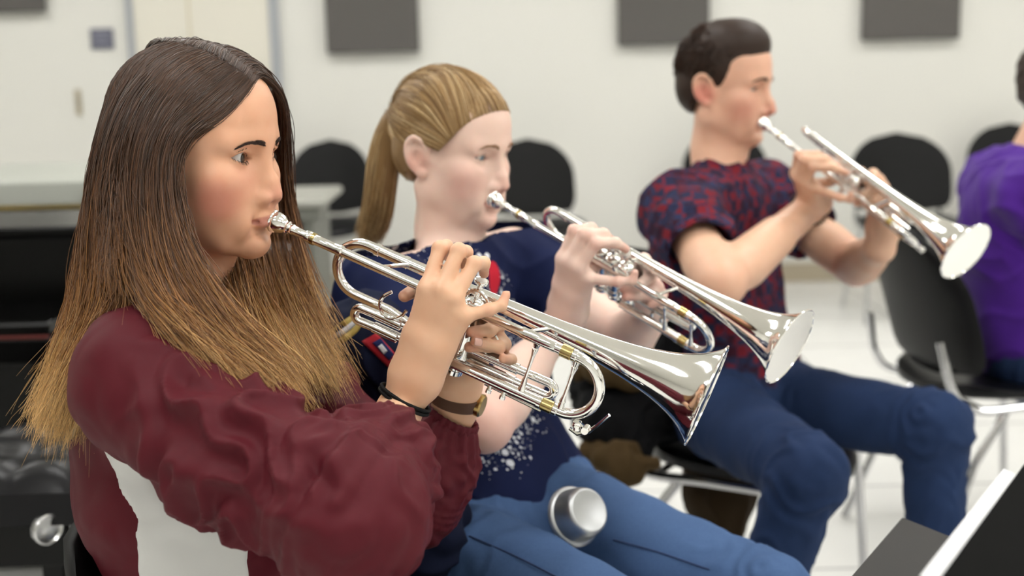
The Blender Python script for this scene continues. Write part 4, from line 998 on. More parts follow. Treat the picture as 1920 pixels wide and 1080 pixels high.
# keep the face free
cut_face(hv, HW1, [(-.12, .016), (-.02, .015), (.010, .026), (.037, .055), (.060, .072), (.072, .082), (.085, .10), (.12, .13)])
BV, BF = hv.mesh(2); BV = lap(BV, BF, 4)
ztop1, zend = HW1(0, 0, .1)[2], at(500, 760, 1.35)[2]
def ombre(P, t, rnd):
    z = P[:, 2]; h = sstep(HW1.C[2] + .02, zend + .03, z) if False else np.clip((HW1.C[2] + .03 - z) / (HW1.C[2] + .03 - zend), 0, 1); h = np.clip(h + (rnd - .5) * .38, 0, 1)[:, None]
    a, b, c, d = [np.array(lin(q), f32) for q in ('402a1c', '62412a', '99693a', 'dcb274')]
    C = np.where(h < .35, a + (b - a) * h / .35, np.where(h < .7, b + (c - b) * (h - .35) / .35, c + (d - c) * (h - .7) / .3)); return C * (.6 + .85 * ((rnd * 7.31) % 1))[:, None]
M_hair = hair_mat('brown to blond hair', .36, spec=.55)
bc = ombre(BV, 0, np.full(len(BV), .45, f32)) * .6
def push_out(H, r, lift, c=(-.006, 0, .034), rnd=None):
    """keeps hairs outside the scalp and lifts them off the mass beneath"""
    ha = H(-.01, 0, 0); r = np.asarray(r, f32); c = np.asarray(c, f32)
    def f(P):
        q = P - ha.astype(f32); q[:, 2] *= .9 * (P[:, 2] > ha[2]); o = q / (np.linalg.norm(q, axis=1)[:, None] + 1e-6) * lift
        L = (H.local(P + o) - c) / r; n = np.linalg.norm(L, axis=1)[:, None]; k = np.where(n < 1, 1 / np.maximum(n, .2) - 1, 0); D = (L * r * k) @ H.M.astype(f32) * H.s
        r2, c2 = np.array((.0605, .0645, .0665), f32), np.array((.038, 0, .042), f32); L = (H.local(P + o + D) - c2) / r2; n = np.linalg.norm(L, axis=1)[:, None]; k = np.where(n < 1, 1 / np.maximum(n, .2) - 1, 0)
        return o + D + (L * r2 * k) @ H.M.astype(f32) * H.s
    return f
hair1 = strands('hair', [near, backf, far, bridge], [4200, 3400, 3000, 500], M_hair, W1, .00046, 30, .0030, ombre, .0065, .013, 31, (BV, BF, bc), 3, 9, push_out(HW1, (.104, .0845, .092), .0085))
tv = Vol.even((-.66, .75, .30), (.36, 1.75, .66), .009)
tor([(.07, .175, .105, -.60), (.09, .18, .105, -.63)], tv, .008); hpR, hpL = TF1(.10, -.09, -.64), TF1(.10, .09, -.64); knR, knL = TF1(.39, -.31, -.645), TF1(.43, -.12, -.64)
tv.chain([hpR, knR], [.088, .064], .03); tv.chain([hpL, knL], [.088, .064], .03)
V, F = tv.mesh(2); M_black_cloth = fabric('black trousers', '16161b', .8); put('trousers', mesh_np(V, F), M_black_cloth, W1)
tv = Vol.even((knR[0] - .2, .70, .02), (.36, 1.75, .60), .009)
for kn in (knR, knL): tv.chain([kn, kn + [.06, -.01, -.40], kn + [.06, -.01, -.45]], [.066, .048, .046], .02)
V, F = tv.mesh(2); put('trouser_leg', mesh_np(V, F), M_black_cloth, W1)
# ------------------------------------------------------------------ the second woman: fair ponytail, spattered navy T-shirt
build_trumpet(T2, 'silver trumpet played by the fair-haired woman in the navy T-shirt')
W2 = person((HW2.C[0] + .06, HW2.C[1] - .04, .45), 'fair-haired woman with a ponytail in a spattered navy T-shirt, playing trumpet')
def torso_field(v, TF, LV, RS, LS, add, sh=.05, bust=None):
    for (a, b) in zip(LV[:-1], LV[1:]):
        ra, rb = a[2] + add, b[2] + add; v.cone(TF(a[0], a[4], a[3]), TF(b[0], b[4], b[3]), ra, rb, .04, 'u', (TF.l, ((a[1] + add) / ra + (b[1] + add) / rb) / 2))
    v.cone(RS, LS, sh + add, sh + add, .045)
    if bust:
        for q in (1, -1): v.ell(TF(bust[0], .068 * q + bust[2], bust[1]), np.array((.052, .058, .062)) + add, TF.M, .04)
def make_body(root, H, TF, LV, RS, RE, LS, LE, T, opt, skin, arm, grips, zones, lo, hi, h=.0042, hs=1.0, hands=(.023, .023), mul=None):
    gr, fr, nr = grips[0]; gl, fl, nl = grips[1]
    v = Vol(fine_axis(lo[0], hi[0], h, zones[0]), fine_axis(lo[1], hi[1], h, zones[1]), fine_axis(lo[2], hi[2], h, zones[2]))
    torso_field(v, TF, LV, RS, LS, 0); v.chain([RS, RE, gr[0]], arm, .012); v.chain([LS, LE, gl[0]], arm, .012)
    for S, E, g in ((RS, RE, gr[0]), (LS, LE, gl[0])):
        v.cone(E * .72 + S * .28, E * .9 + S * .1, arm[1] * 1.02, arm[1] * .9, .02); v.cone(E * .78 + g * .22, E * .45 + g * .55, arm[1] * 1.02, arm[2] * 1.2, .02)
    hand(v, gr, fr, hands[0], nr, hs); hand(v, gl, fl, hands[1], nl, hs); head(v, H, opt)
    V, F = v.mesh(1); return V, F
SKIN_BITS = None
def skin_cols(V, H, base, lip, blush, nose, flush, body, grips, knuckle, extra=()):
    C = face_color(V, H, base, lip, blush, nose, flush); hw = sstep(.10, .22, np.linalg.norm(V - H.C.astype(f32), axis=1))[:, None]; C = C * (1 - hw) + np.array(lin(body), f32) * hw
    for g in grips:
        for q in g[1]:
            d = np.minimum(np.linalg.norm(V - g[1][q][3], axis=1), np.linalg.norm(V - g[1][q][1], axis=1) * 1.3); w_ = (.45 * (1 - sstep(.006, .02, d)))[:, None]; C = C * (1 - w_) + np.array(lin(knuckle), f32) * w_
    for p, r_, c_, a in extra: w_ = (a * (1 - sstep(r_ * .3, r_, np.linalg.norm(V - np.asarray(p, f32), axis=1))))[:, None]; C = C * (1 - w_) + np.array(lin(c_), f32) * w_
    return C
th2 = math.radians(33); TF2 = Frame(HW2.C, [math.cos(th2), -math.sin(th2), 0], [0, 0, 1])
RS2, RE2 = at(722, 548, 1.885), at(908, 795, 1.70); LS2, LE2 = at(962, 482, 2.16), at(1172, 640, 2.05)
g2 = (grip_right(T2, -.042, -.034, -.026), grip_left(T2))
LV2 = [(-.025, .070, .055, -.235, .01), (-.03, .130, .082, -.295, .01), (-.01, .140, .098, -.39, .01), (.03, .130, .096, -.48, .01), (.075, .150, .105, -.57, .01), (.10, .165, .11, -.63, .01)]
mid2 = (RS2 + LS2) / 2
V, F = make_body(W2, HW2, TF2, LV2, RS2, RE2, LS2, LE2, T2, dict(neck=[HW2(-.002, 0, -.075), HW2(.012, 0, -.14), mid2 + [0, 0, .012]], neck_r=.046, nose=.70, jaw=.97, lid=(.0046, .0034), lid_z=-.0006), SKIN, [.043, .037, .025], g2,
    ([(HW2.C[0] - .09, HW2.C[0] + .11, .0018), (T2(.13, 0, 0)[0], T2(.31, 0, 0)[0] + .03, .0024)], [(HW2.C[1] - .12, HW2.C[1] + .09, .0018)], [(HW2.C[2] - .125, HW2.C[2] + .04, .0018), (.93, 1.06, .0024)]), (-.36, 1.5, .45), (.28, 2.32, 1.28))
bv2 = bvh_of(V, F)
C = skin_cols(V, HW2, 'f0cdbb', 'c4726a', [(.062, -.045, -.040, .045, 'e39c8e', .5), (.062, .045, -.040, .045, 'e39c8e', .5), (-.006, -.082, -.02, .03, 'd98872', .5), (.08, 0, -.10, .03, 'dd9b8a', .4)], .45, 'd88f80', 'f0cfbf', g2, 'd98a76', [(RE2, .07, 'dd9080', .55), (LE2, .07, 'dd9080', .5)])
put('body', mesh_np(V, F, col=C), SKIN, W2)
eyes(HW2, W2, M_blue_eye, (.0, -.18)); hmF = simple('brow hair fair', '9a7250', .6); hmF.name = 'fair eyebrow'
for q in (1, -1):
    brow('eyebrow', HW2, q, [(.012, .0150), (.022, .0185), (.034, .0195), (.045, .0155)], hmF, W2, bv2, 130, .0003, wid=.0024)
    lashes(HW2, q, hmF, W2, (.0046, .0034), L=.0045)
# T-shirt
def tshirt_vol(TF, LV, RS, RE, LS, LE, add, lo, hi, sl, r0, neck, hem, bust=None, h=.0045):
    v = Vol.even(lo, hi, h); torso_field(v, TF, LV, RS, LS, add, .055, bust)
    for S, E in ((RS, RE), (LS, LE)):
        e = S * (1 - sl) + E * sl; v.chain([S, S * .5 + e * .5, e], [r0 * 1.04, r0 * 1.04, r0], .03)
    v.chain([neck[0], neck[1]], [neck[2], neck[2] * 1.25], .02); n0 = nrm(neck[0] - neck[1])
    v.cone(neck[0] - n0 * .010, neck[0] + n0 * .04, neck[2] * .93, neck[2] * 1.02, .004, 's')
    for S, E in ((RS, RE), (LS, LE)):
        e = S * (1 - sl) + E * sl; d = nrm(E - S); v.cone(e - d * .022, e + d * .04, r0 - .007, r0 - .003, .002, 's')
        def pl(x, y, z, e=e, d=d): return -((x - f32(e[0])) * f32(d[0]) + (y - f32(e[1])) * f32(d[1]) + (z - f32(e[2])) * f32(d[2]))
        v.op(pl, e + d * .03 - .075, e + d * .03 + .075, .002, 's', 0)
    def under(x, y, z): return z - f32(hem(0)) + 0 * x + 0 * y
    v.op(under, (-9, -9, -9), (9, 9, 9), .003, 's', 0)
    return v
def drape(V, F, TF, seed, amp, arms=()):
    N = normals(V, F); L = TF.local(V); n1 = vnoise(V, .15, seed); n2 = vnoise(V, .09, seed + 1)
    d = amp * (.8 * (1 - np.abs(np.sin(L[:, 2] * 26 + n1 * 1.6 + L[:, 1] * 9))) ** 2 + .5 * n2 * .6)
    for S, E in arms:
        q = .55 * S + .45 * (TF.C + [0, 0, -.42]); dd = np.linalg.norm(V - S, axis=1); d += amp * 1.3 * np.exp(-(dd / .13) ** 2) * (1 - np.abs(np.sin(dd * 75 + n1 * 2)))
    return (V + N * d[:, None]).astype(f32)
def plane_uv(t, TF, org):
    """cloth coordinates across and up the chest"""
    c = t.coord(); o = t.n('VectorMath', operation='SUBTRACT'); t.set(o.inputs[0], c); o.inputs[1].default_value = tuple(org)
    out = []
    for a in (TF.l, TF.u):
        d = t.n('VectorMath', operation='DOT_PRODUCT'); t.set(d.inputs[0], o.outputs[0]); d.inputs[1].default_value = tuple(a); out.append(d.outputs['Value'])
    return out
t = MT('spattered navy cotton'); org2 = (at(960, 690, 1.88)); U_, Z_ = plane_uv(t, TF2, org2)
cmb = t.n('CombineXYZ', i0=U_, i1=Z_); nav = t.mix(t.noise(20, 4), lin('131a3a'), lin('1a2348'))
r_ = t.math('SQRT', t.math('ADD', t.math('POWER', U_, 2.0), t.math('POWER', Z_, 2.0)))
ring = t.math('SUBTRACT', 1.0, t.math('MULTIPLY', t.math('ABSOLUTE', t.math('SUBTRACT', r_, .125)), 17.0)); ring = t.math('MAXIMUM', ring, 0.0)
dots = None
for sc_, th_, sd in ((62, .36, 0), (120, .33, 3), (210, .30, 7)):
    mp = t.n('VectorMath', operation='ADD'); t.set(mp.inputs[0], cmb.outputs[0]); mp.inputs[1].default_value = (sd, sd * .7, 0)
    vo = t.n('TexVoronoi', Scale=sc_, voronoi_dimensions='2D'); t.set(vo.inputs['Vector'], mp.outputs[0])
    sp = t.n('SeparateColor', i0=vo.outputs['Color']); rad = t.math('MULTIPLY', t.math('POWER', sp.outputs[0], 1.5), th_); keep = t.math('GREATER_THAN', t.math('MULTIPLY', ring, 1.15), sp.outputs[1])
    d_ = t.math('MULTIPLY', keep, t.math('LESS_THAN', vo.outputs['Distance'], rad)); dots = d_ if dots is None else t.math('MAXIMUM', dots, d_)
col = t.mix(dots, nav, (.80, .82, .86, 1))
pr = at(1036, 532, 1.93) - org2; du = t.math('SUBTRACT', U_, float(pr @ TF2.l)); dz = t.math('SUBTRACT', Z_, float(pr @ TF2.u))
red = t.math('LESS_THAN', t.math('ADD', t.math('POWER', t.math('MULTIPLY', du, 1.6), 2.0), t.math('POWER', t.math('SUBTRACT', dz, t.math('MULTIPLY', du, .6)), 2.0)), .0006)
t.p(Base_Color=t.mix(red, col, (.55, .02, .04, 1)), Roughness=.85, Specular_IOR_Level=.15); t.bump(t.noise(800, 2), .08, .0008); M_navy = t.m
sv = tshirt_vol(TF2, LV2, RS2, RE2, LS2, LE2, .012, (-.40, 1.60, .50), (.20, 2.36, 1.02), .56, .060, (HW2(.026, 0, -.172), mid2 - [0, 0, .01], .058), lambda q: .545, (.045, -.385, .01))
V, F = sv.mesh(2); V = drape(V, F, TF2, 41, .0065, ((RS2, RE2), (LS2, LE2))); V = lap(V, F, 1, .4)
ts2 = put('t_shirt', mesh_np(V, F), M_navy, W2)
def collar(n0, base, f, r, mat, parent, drop=.008, th=.005):
    nn = nrm(n0 - base); a0 = nrm(f - nn * (f @ nn)); b0 = np.cross(nn, a0); cc = n0 - nn * drop
    MB().tube(np.array([cc + r * (math.cos(a) * a0 + math.sin(a) * b0) for a in np.linspace(0, 2 * PI, 49)[:-1]]), th, 8, closed=True).build('collar', mat, parent)
collar(HW2(.026, 0, -.172), mid2 - [0, 0, .01], TF2.f, .0555, simple('navy collar rib', '121938', .9), ts2)
# jeans
def denim(name, a, b, seam=None):
    t = MT(name); n = t.noise(7, 4); n2 = t.noise(260, 3); t.p(Base_Color=t.mix(.25, t.mix(n, lin(a), lin(b)), t.mix(n2, lin(a), lin(b))), Roughness=.85); t.bump(t.noise(650, 2), .15, .001); t.p(Specular_IOR_Level=.15); return t.m
M_denim = denim('blue denim', '34496f', '5c7aa6'); M_denim_dark = denim('dark blue denim', '18233a', '2b3f66')
def legs_vol(hips, knees, ankles, r, lo, hi, pelvis=None, h=.0055):
    v = Vol.even(lo, hi, h)
    if pelvis is not None: v.cone(pelvis[0], pelvis[1], pelvis[2], pelvis[2], .05)
    for a, b, c in zip(hips, knees, ankles):
        v.cone(a, b, r[0], r[1], .035); v.ell(b, r[1] * .98, None, .02); v.cone(b, c, r[1] * .95, r[2], .02)
    return v
def jean_folds(V, F, hips, knees, ankles, amp, seed):
    N = normals(V, F); d = .0025 * vnoise(V, .12, seed); n = vnoise(V, .07, seed + 1)
    for a, b, c in zip(hips, knees, ankles):
        ds, tt = segdist(V, [a, b, c]); m = sstep(.16, .10, ds)
        w = np.exp(-((tt - .5) / .11) ** 2) * m; d += amp * w * (1 - np.abs(np.sin(tt * 60 + n * 1.3))) * 1.4
        w = np.exp(-((tt - .03) / .10) ** 2) * m; d += amp * w * (1 - np.abs(np.sin(tt * 55 + n * 1.6))) * 1.2
        w = sstep(.5, .7, tt) * m; d += amp * .7 * w * (1 - np.abs(np.sin(tt * 34 + n * 2.2)))
    return lap((V + N * d[:, None]).astype(f32), F, 1, .5)
h2 = [at(892, 1062, 1.84), at(1030, 958, 2.05)]; k2 = [at(1285, 1240, 1.56), at(1440, 1128, 1.78)]; a2 = [k2[0] + [.05, 0, -.42], k2[1] + [.06, .0, -.42]]
lv = legs_vol(h2, k2, a2, (.088, .063, .045), (-.30, 1.35, .05), (.55, 2.25, .75), (TF2(.09, -.08, -.60), TF2(.09, .09, -.60), .11))
V, F = lv.mesh(2); V = jean_folds(V, F, h2, k2, a2, .004, 51); j2 = put('jeans', mesh_np(V, F), M_denim, W2); bj2 = bvh_of(V, F)
for L in ([(880, 1005), (960, 1040), (1050, 1085)], [(1150, 1012), (1230, 1034), (1330, 1068)]):
    H_ = hits(bj2, L, .0008)
    if len(H_) > 1: MB().tube(spline(H_, 20), .0012, 5).build('seam', simple('denim stitching', '1f3158', .8), j2)
# fair hair drawn back to a ponytail
def fair(P, t, rnd):
    a, b, c = [np.array(lin(q), f32) for q in ('7d5c36', 'b08d5c', 'dcc192')]; q = np.clip(rnd * 1.15 - .1, 0, 1)[:, None]
    C = np.where(q < .6, a + (b - a) * q / .6, b + (c - b) * (q - .6) / .4); return C
def HL(H, *L): return np.array([H(*p) for p in L])
def scalp_hair(H, hair_line, tie, r=(.1005, .081, .0885)):
    """guides from the hairline over the scalp to a gathering point"""
    out = []; c = np.array([-.006, 0, .034]); R_ = np.array(r)
    for p in hair_line:
        p = np.asarray(p, float); q = []
        for s_ in np.linspace(0, 1, 12):
            m = p * (1 - s_) + np.asarray(tie) * s_ + np.array([0, 0, (.015 + .085 * min(max((p[2] - .02) / .03, 0), 1)) * math.sin(PI * s_)]); d = (m - c) / R_; n = np.linalg.norm(d); q.append(c + d / n * R_ * (1.0 if s_ < .9 else .99) if s_ > .02 else p)
        out.append(np.array([H(*x) for x in q]))
    return out
HC2 = [(-.12, -.06), (-.070, -.050), (-.045, -.034), (-.020, -.012), (-.005, .012), (.005, .028), (.022, .043), (.042, .056), (.057, .068), (.068, .080), (.075, .093), (.083, .115), (.11, .16)]
hl2 = hairline(HC2, (.1005, .0815, .0885), .004)
tie2 = (-.098, 0, .030)
sc2 = scalp_hair(HW2, hl2, tie2); side2 = scalp_hair(HW2, [(.030, -.070, .012), (.018, -.074, .006), (.004, -.076, .022), (-.014, -.076, .018), (-.030, -.070, -.010), (-.044, -.058, -.045), (-.055, -.035, -.062), (-.060, 0, -.068), (-.055, .035, -.062), (-.044, .058, -.045), (-.03, .07, -.01)], tie2)
hv = Vol.even(HW2.C - [.17, .17, .34], HW2.C + [.15, .15, .17], .0035)
hv.ell(HW2(-.006, 0, .034), np.array((.0965, .078, .085)) * HW2.s, HW2.M, 0); hv.ell(HW2(-.045, 0, -.012), np.array((.052, .071, .060)) * HW2.s, HW2.M, .02)
hv.ell(HW2(-.03, 0, .066), np.array((.066, .062, .0445)) * HW2.s, HW2.M, .03); hv.ell(HW2(.038, 0, .042), np.array((.0585, .0625, .0645)) * HW2.s, HW2.M, .01)
pt = HL(HW2, (-.095, 0, .03), (-.113, -.004, .022), (-.122, -.008, -.01), (-.123, -.012, -.06), (-.122, -.016, -.11), (-.128, -.018, -.155), (-.136, -.02, -.185))
hv.chain(spline(pt, 14), np.interp(np.linspace(0, 1, 14), [0, .15, .5, .8, 1], [.013, .019, .022, .015, .004]), .012)
cut_face(hv, HW2, HC2)
for q in (1, -1): hv.ell(HW2(-.004, .084 * q, -.012), (.020, .016, .026), HW2.M, .008, 's')
BV, BF = hv.mesh(3); bc = fair(BV, 0, np.full(len(BV), .30, f32)) * .8
ptl = []
for a in np.linspace(0, 2 * PI, 9):
    o = (np.cos(a) * HW2.f + np.sin(a) * HW2.l); ptl.append(spline(pt, 10) + o * np.interp(np.linspace(0, 1, 10), [0, .15, .5, .8, 1], [.010, .020, .024, .018, .008])[:, None])
M_fair = hair_mat('fair hair', .42, spec=.4)
hair2 = strands('hair', [sc2, side2, ptl], [4200, 3000, 1900], M_fair, W2, .00055, 22, .0016, fair, .001, .006, 61, (BV, BF, bc), 3, 5, push_out(HW2, (.1005, .0815, .0895), .0025))
MB().tube(HL(HW2, *[(-.112 + .003 * math.cos(a), -.003 + .018 * math.cos(a), .024 + .018 * math.sin(a)) for a in np.linspace(0, 2 * PI, 25)[:-1]]), .0035, 8, closed=True).build('hair_elastic', simple('hair elastic', '6a5138', .7), W2)
# metal mute resting on her lap
mc = at(1092, 962, 1.80); md = nrm(.55 * RT + .36 * UP - .75 * FW); mu = empty('trumpet_mute', tuple(mc)); tag(mu, 'small brushed aluminium cup-shaped mute lying between the blue jeans thighs', 'mute')
M_alu = simple('brushed aluminium', 'b9bbbd', .38, .9, bump=.1, nscale=120)
MB().lathe([(-.022, .030), (-.021, .0405), (-.022, .0425), (-.019, .0435), (-.017, .0425), (-.016, .0385), (-.004, .0370), (.008, .0350), (.013, .0335), (.0160, .0310), (.0166, .0285), (.0158, .0270), (.0160, .0001)], mc, md, 40).build('cup', M_alu, mu, sharp=50)
MB().lathe([(-.022 + .0018 * math.sin(a), .0420 + .0018 * math.cos(a)) for a in np.linspace(0, 2 * PI, 9)[:-1]], mc, md, 40, True).build('rolled_rim', M_alu, mu)
# ------------------------------------------------------------------ the young man
build_trumpet(T3, 'silver trumpet played by the young man in the patterned T-shirt')
MN = person((at(1395, 780, 2.66)[0], at(1395, 780, 2.66)[1], .45), 'young man with short brown hair and navy-and-red patterned T-shirt, playing trumpet')
th3 = math.radians(31); TF3 = Frame(HM.C, [math.cos(th3), -math.sin(th3), 0], [0, 0, 1])
RS3, RE3 = at(1272, 398, 2.52), at(1352, 532, 2.28); LS3, LE3 = at(1424, 362, 2.83), at(1606, 498, 2.71)
g3 = (grip_right(T3, -.068, -.060, -.050), grip_left_low(T3)); mid3 = (RS3 + LS3) / 2
LV3 = [(-.020, .080, .062, -.245, 0), (-.03, .150, .092, -.30, 0), (-.015, .155, .105, -.40, 0), (.01, .140, .100, -.50, 0), (.03, .145, .105, -.60, 0), (.045, .155, .105, -.66, 0)]
V, F = make_body(MN, HM, TF3, LV3, RS3, RE3, LS3, LE3, T3, dict(fem=False, neck=[HM(-.002, 0, -.075), HM(.006, 0, -.14), mid3 + [0, 0, .02]], neck_r=.051, nose=.92, jaw=1.05, lid=(.0016, .0032), lid_z=-.0015), SKIN, [.050, .042, .029], g3,
    ([(HM.C[0] - .09, HM.C[0] + .12, .0022), (T3(.12, 0, 0)[0], T3(.31, 0, 0)[0] + .03, .003)], [(HM.C[1] - .12, HM.C[1] + .09, .0022)], [(HM.C[2] - .125, HM.C[2] + .04, .0022), (1.00, 1.10, .003)]), (.18, 2.05, .5), (.85, 3.0, 1.38), hs=1.08, hands=(.026, .026))
bv3 = bvh_of(V, F)
C = skin_cols(V, HM, 'e2ab8c', 'b8625a', [(.062, -.042, -.042, .045, 'd0705c', .55), (.062, .042, -.042, .045, 'd0705c', .55), (-.006, -.082, -.02, .035, 'd46a58', .75)], .55, 'd5685a', 'e0b08e', g3, 'd08870', [(RE3, .08, 'd99a7c', .4), (LE3, .09, 'd08068', .55)])
put('body', mesh_np(V, F, col=C), SKIN, MN)
eyes(HM, MN, M_brown_eye, (.0, -.35))
for q in (1, -1):
    brow('eyebrow', HM, q, [(.011, .0165), (.022, .0190), (.035, .0190), (.047, .0145)], hmB, MN, bv3, 200, .00036, wid=.0032)
    lashes(HM, q, hmB, MN, (.0016, .0032), L=.005)
t = MT('navy and red woven pattern'); U_, Z_ = plane_uv(t, TF3, TF3.C); cmb = t.n('CombineXYZ', i0=U_, i1=Z_)
vo = t.n('TexVoronoi', Scale=46.0, voronoi_dimensions='3D', distance='CHEBYCHEV', Randomness=.55); t.set(vo.inputs['Vector'], t.coord()); sp = t.n('SeparateColor', i0=vo.outputs['Color'])
ck = t.n('TexChecker', Scale=44.0); t.set(ck.inputs['Vector'], t.coord())
f_ = t.math('ADD', t.math('MULTIPLY', sp.outputs[0], .55), t.math('MULTIPLY', ck.outputs['Fac'], .42))
cr = t.ramp(f_, [(0, lin('28304c')), (.30, lin('262a44')), (.34, lin('2e1c2e')), (.46, lin('341a29')), (.50, lin('74202b')), (.72, lin('74202b')), (.76, lin('272741')), (1, lin('323c5c'))])
t.p(Base_Color=cr, Roughness=.85, Specular_IOR_Level=.15); t.bump(t.noise(700, 2), .08, .0008); M_pat = t.m
sv = tshirt_vol(TF3, LV3, RS3, RE3, LS3, LE3, .014, (.14, 2.12, .52), (.86, 3.04, 1.12), .60, .068, (HM(.012, 0, -.172), mid3 + [0, 0, -.01], .062), lambda q: .60, h=.0055)
V, F = sv.mesh(2); V = drape(V, F, TF3, 71, .008, ((RS3, RE3), (LS3, LE3))); V = lap(V, F, 1, .4)
ts3 = put('t_shirt', mesh_np(V, F), M_pat, MN)
collar(HM(.012, 0, -.172), mid3 + [0, 0, -.01], TF3.f, .0595, simple('maroon collar rib', '4a1a2b', .85), ts3)
h3 = [at(1350, 778, 2.56), at(1462, 752, 2.74)]; k3 = [at(1515, 888, 2.20), at(1752, 800, 2.47)]; a3 = [at(1425, 1140, 2.27), at(1757, 1150, 2.50)]
f3 = [p + [.0, .0, -(p[2] - .09)] if False else np.array([p[0], p[1], .10]) for p in a3]; f3[0] = a3[0] + (a3[0] - k3[0]) * ((a3[0][2] - .1) / (k3[0][2] - a3[0][2])); f3[1] = a3[1] + (a3[1] - k3[1]) * ((a3[1][2] - .1) / (k3[1][2] - a3[1][2]))
lv = legs_vol(h3, k3, f3, (.088, .064, .050), (.18, 1.85, .06), (1.05, 2.95, .82), (TF3(.04, -.07, -.63), TF3(.04, .07, -.63), .105), .006)
V, F = lv.mesh(2); V = jean_folds(V, F, h3, k3, f3, .0055, 81); put('jeans', mesh_np(V, F), M_denim_dark, MN)
M_shoe = simple('dark shoe leather', '1b1a1c', .5)
for p in f3:
    sh = Vol.even(p - [.2, .3, .12], p + [.3, .2, .12], .006); d = nrm([math.cos(.9), -math.sin(.9), 0]); q = p * [1, 1, 0] + [0, 0, .045]
    sh.chain([q - d * .05, q + d * .08, q + d * .17 + [0, 0, -.008]], [.042, .045, .036], .02); sh.cone(q, p + [0, 0, .03], .045, .045, .02)
    def bot(x, y, z): return z - f32(.004) + 0 * x + 0 * y
    sh.op(bot, (-9, -9, -9), (9, 9, 9), .002, 's', 0); V, F = sh.mesh(2); put('shoe', mesh_np(V, F), M_shoe, MN)
# bracelet of dark beads
gr = g3[0][0]; ax_ = nrm(gr[0] - RE3); pc = gr[0] - ax_ * .030; cw = nrm(np.cross(g3[0][2], ax_)); nq = np.cross(ax_, cw); bb = MB()
for a in np.linspace(0, 2 * PI, 31)[:-1]: bb.ball(pc +   .0365 * (math.cos(a) * cw + math.sin(a) * nq) + ax_ * .006 * math.cos(a), .0036, 5)
bb.build('bead_bracelet', simple('dark beads', '2f2622', .35), MN)
# short brown hair
def brown(P, t, rnd):
    a, b = [np.array(lin(q), f32) for q in ('1d130d', '4a3020')]; return a + (b - a) * (rnd[:, None] ** 1.4)
rr = (.1005, .081, .0885); cen = np.array([-.006, 0, .034])
def swept(p0, dirs, L, n=7, k=.2):
    """a short lock rooted on the scalp, combed along dirs"""
    p = np.asarray(p0, float); d = (p - cen) / rr; p = cen + d / np.linalg.norm(d) * rr; q = [p * 1.0]
    for i in range(n - 1):
        nr_ = nrm((p - cen) / np.array(rr) ** 2); dd = np.asarray(dirs, float); dd = nrm(dd - nr_ * (dd @ nr_) + nr_ * k); p = p + dd * L / (n - 1); q.append(p)
    return np.array([HM(*x) for x in q])
fam_top = []; r_ = np.random.default_rng(9)
for i in range(420):
    u, w_ = r_.uniform(-1, 1), r_.uniform(0, 1); x, y = .092 - .16 * w_, .060 * u * (1 - .35 * (1 - w_) ** 2); fam_top.append(swept((x, y, .125), (.15 - .9 * w_, -.5 + .2 * u, .25), .034 - .012 * w_, k=.10))
fam_side = []
for i in range(950):
    a = r_.uniform(.70, 2 * PI - .70); z = r_.uniform(-.035, .108); ca, sa = math.cos(a), math.sin(a); lim = .072 if ca > .35 else (.052 if ca > .18 else (.008 if ca > .05 else -.04))
    if z < lim: continue
    if -.1 < ca + .08 < .25 and z < .024: continue
    fam_side.append(swept((cen[0] + .1 * ca, .08 * sa, z), (-.45, 0, -.8), .014, k=.08))
hv = Vol.even(HM.C - [.15, .15, .16], HM.C + [.15, .15, .18], .004)
hv.ell(HM(-.006, 0, .034), np.array((.099, .0795, .088)), HM.M, 0); hv.ell(HM(-.045, 0, -.012), np.array((.054, .072, .060)), HM.M, .02); hv.ell(HM(.022, -.004, .090), (.070, .058, .046), HM.M, .03)
cut_face(hv, HM, [(-.12, -.07), (-.075, -.060), (-.050, -.045), (-.035, -.030), (-.030, .012), (.0, .030), (.020, .040), (.045, .050), (.058, .060), (.064, .080), (.070, .090), (.10, .115), (.14, .14)])
for q in (1, -1): hv.ell(HM(-.004, .084 * q, -.014), (.022, .017, .027), HM.M, .006, 's')
BV, BF = hv.mesh(2); bc = brown(BV, 0, np.full(len(BV), .35, f32))
fams = [[g + r_.normal(0, .001, 3), g + r_.normal(0, .002, 3)] for g in fam_top + fam_side]
strands('hair', fams, [16] * len(fams), hair_mat('short brown hair', .5, spec=.35), MN, .0006, 7, .0012, brown, 0, .001, 91, (BV, BF, bc), 3, 0)
# ------------------------------------------------------------------ the person in purple at the right edge
PC = at(1952, 152, 3.15); HP = person_frame(PC + [.055, 0, -.01], math.radians(8), .05); TFP = Frame(PC, [1, -.12, 0], [0, 0, 1])
PP = person((TFP(.02, 0, -.7)[0], TFP(.02, 0, -.7)[1], .45), 'person in a purple sweatshirt, cut off by the right edge of the photo')
RSP, LSP = TFP(-.055, -.185, -.265), TFP(-.055, .185, -.265); REP, LEP = TFP(.10, -.24, -.48), TFP(.13, .22, -.48); RWP, LWP = TFP(.33, -.12, -.36), TFP(.33, .10, -.36)
pv_ = Vol.even(PC - [.32, .34, .75], PC + [.45, .34, .16], .006); LVP = [(-.05, .08, .062, -.245, 0), (-.05, .150, .095, -.31, 0), (-.04, .155, .108, -.41, 0), (-.02, .145, .105, -.52, 0), (.0, .155, .11, -.62, 0), (.01, .16, .11, -.68, 0)]
torso_field(pv_, TFP, LVP, RSP, LSP, 0); pv_.chain([RSP, REP, RWP], [.05, .042, .028], .012); pv_.chain([LSP, LEP, LWP], [.05, .042, .028], .012)
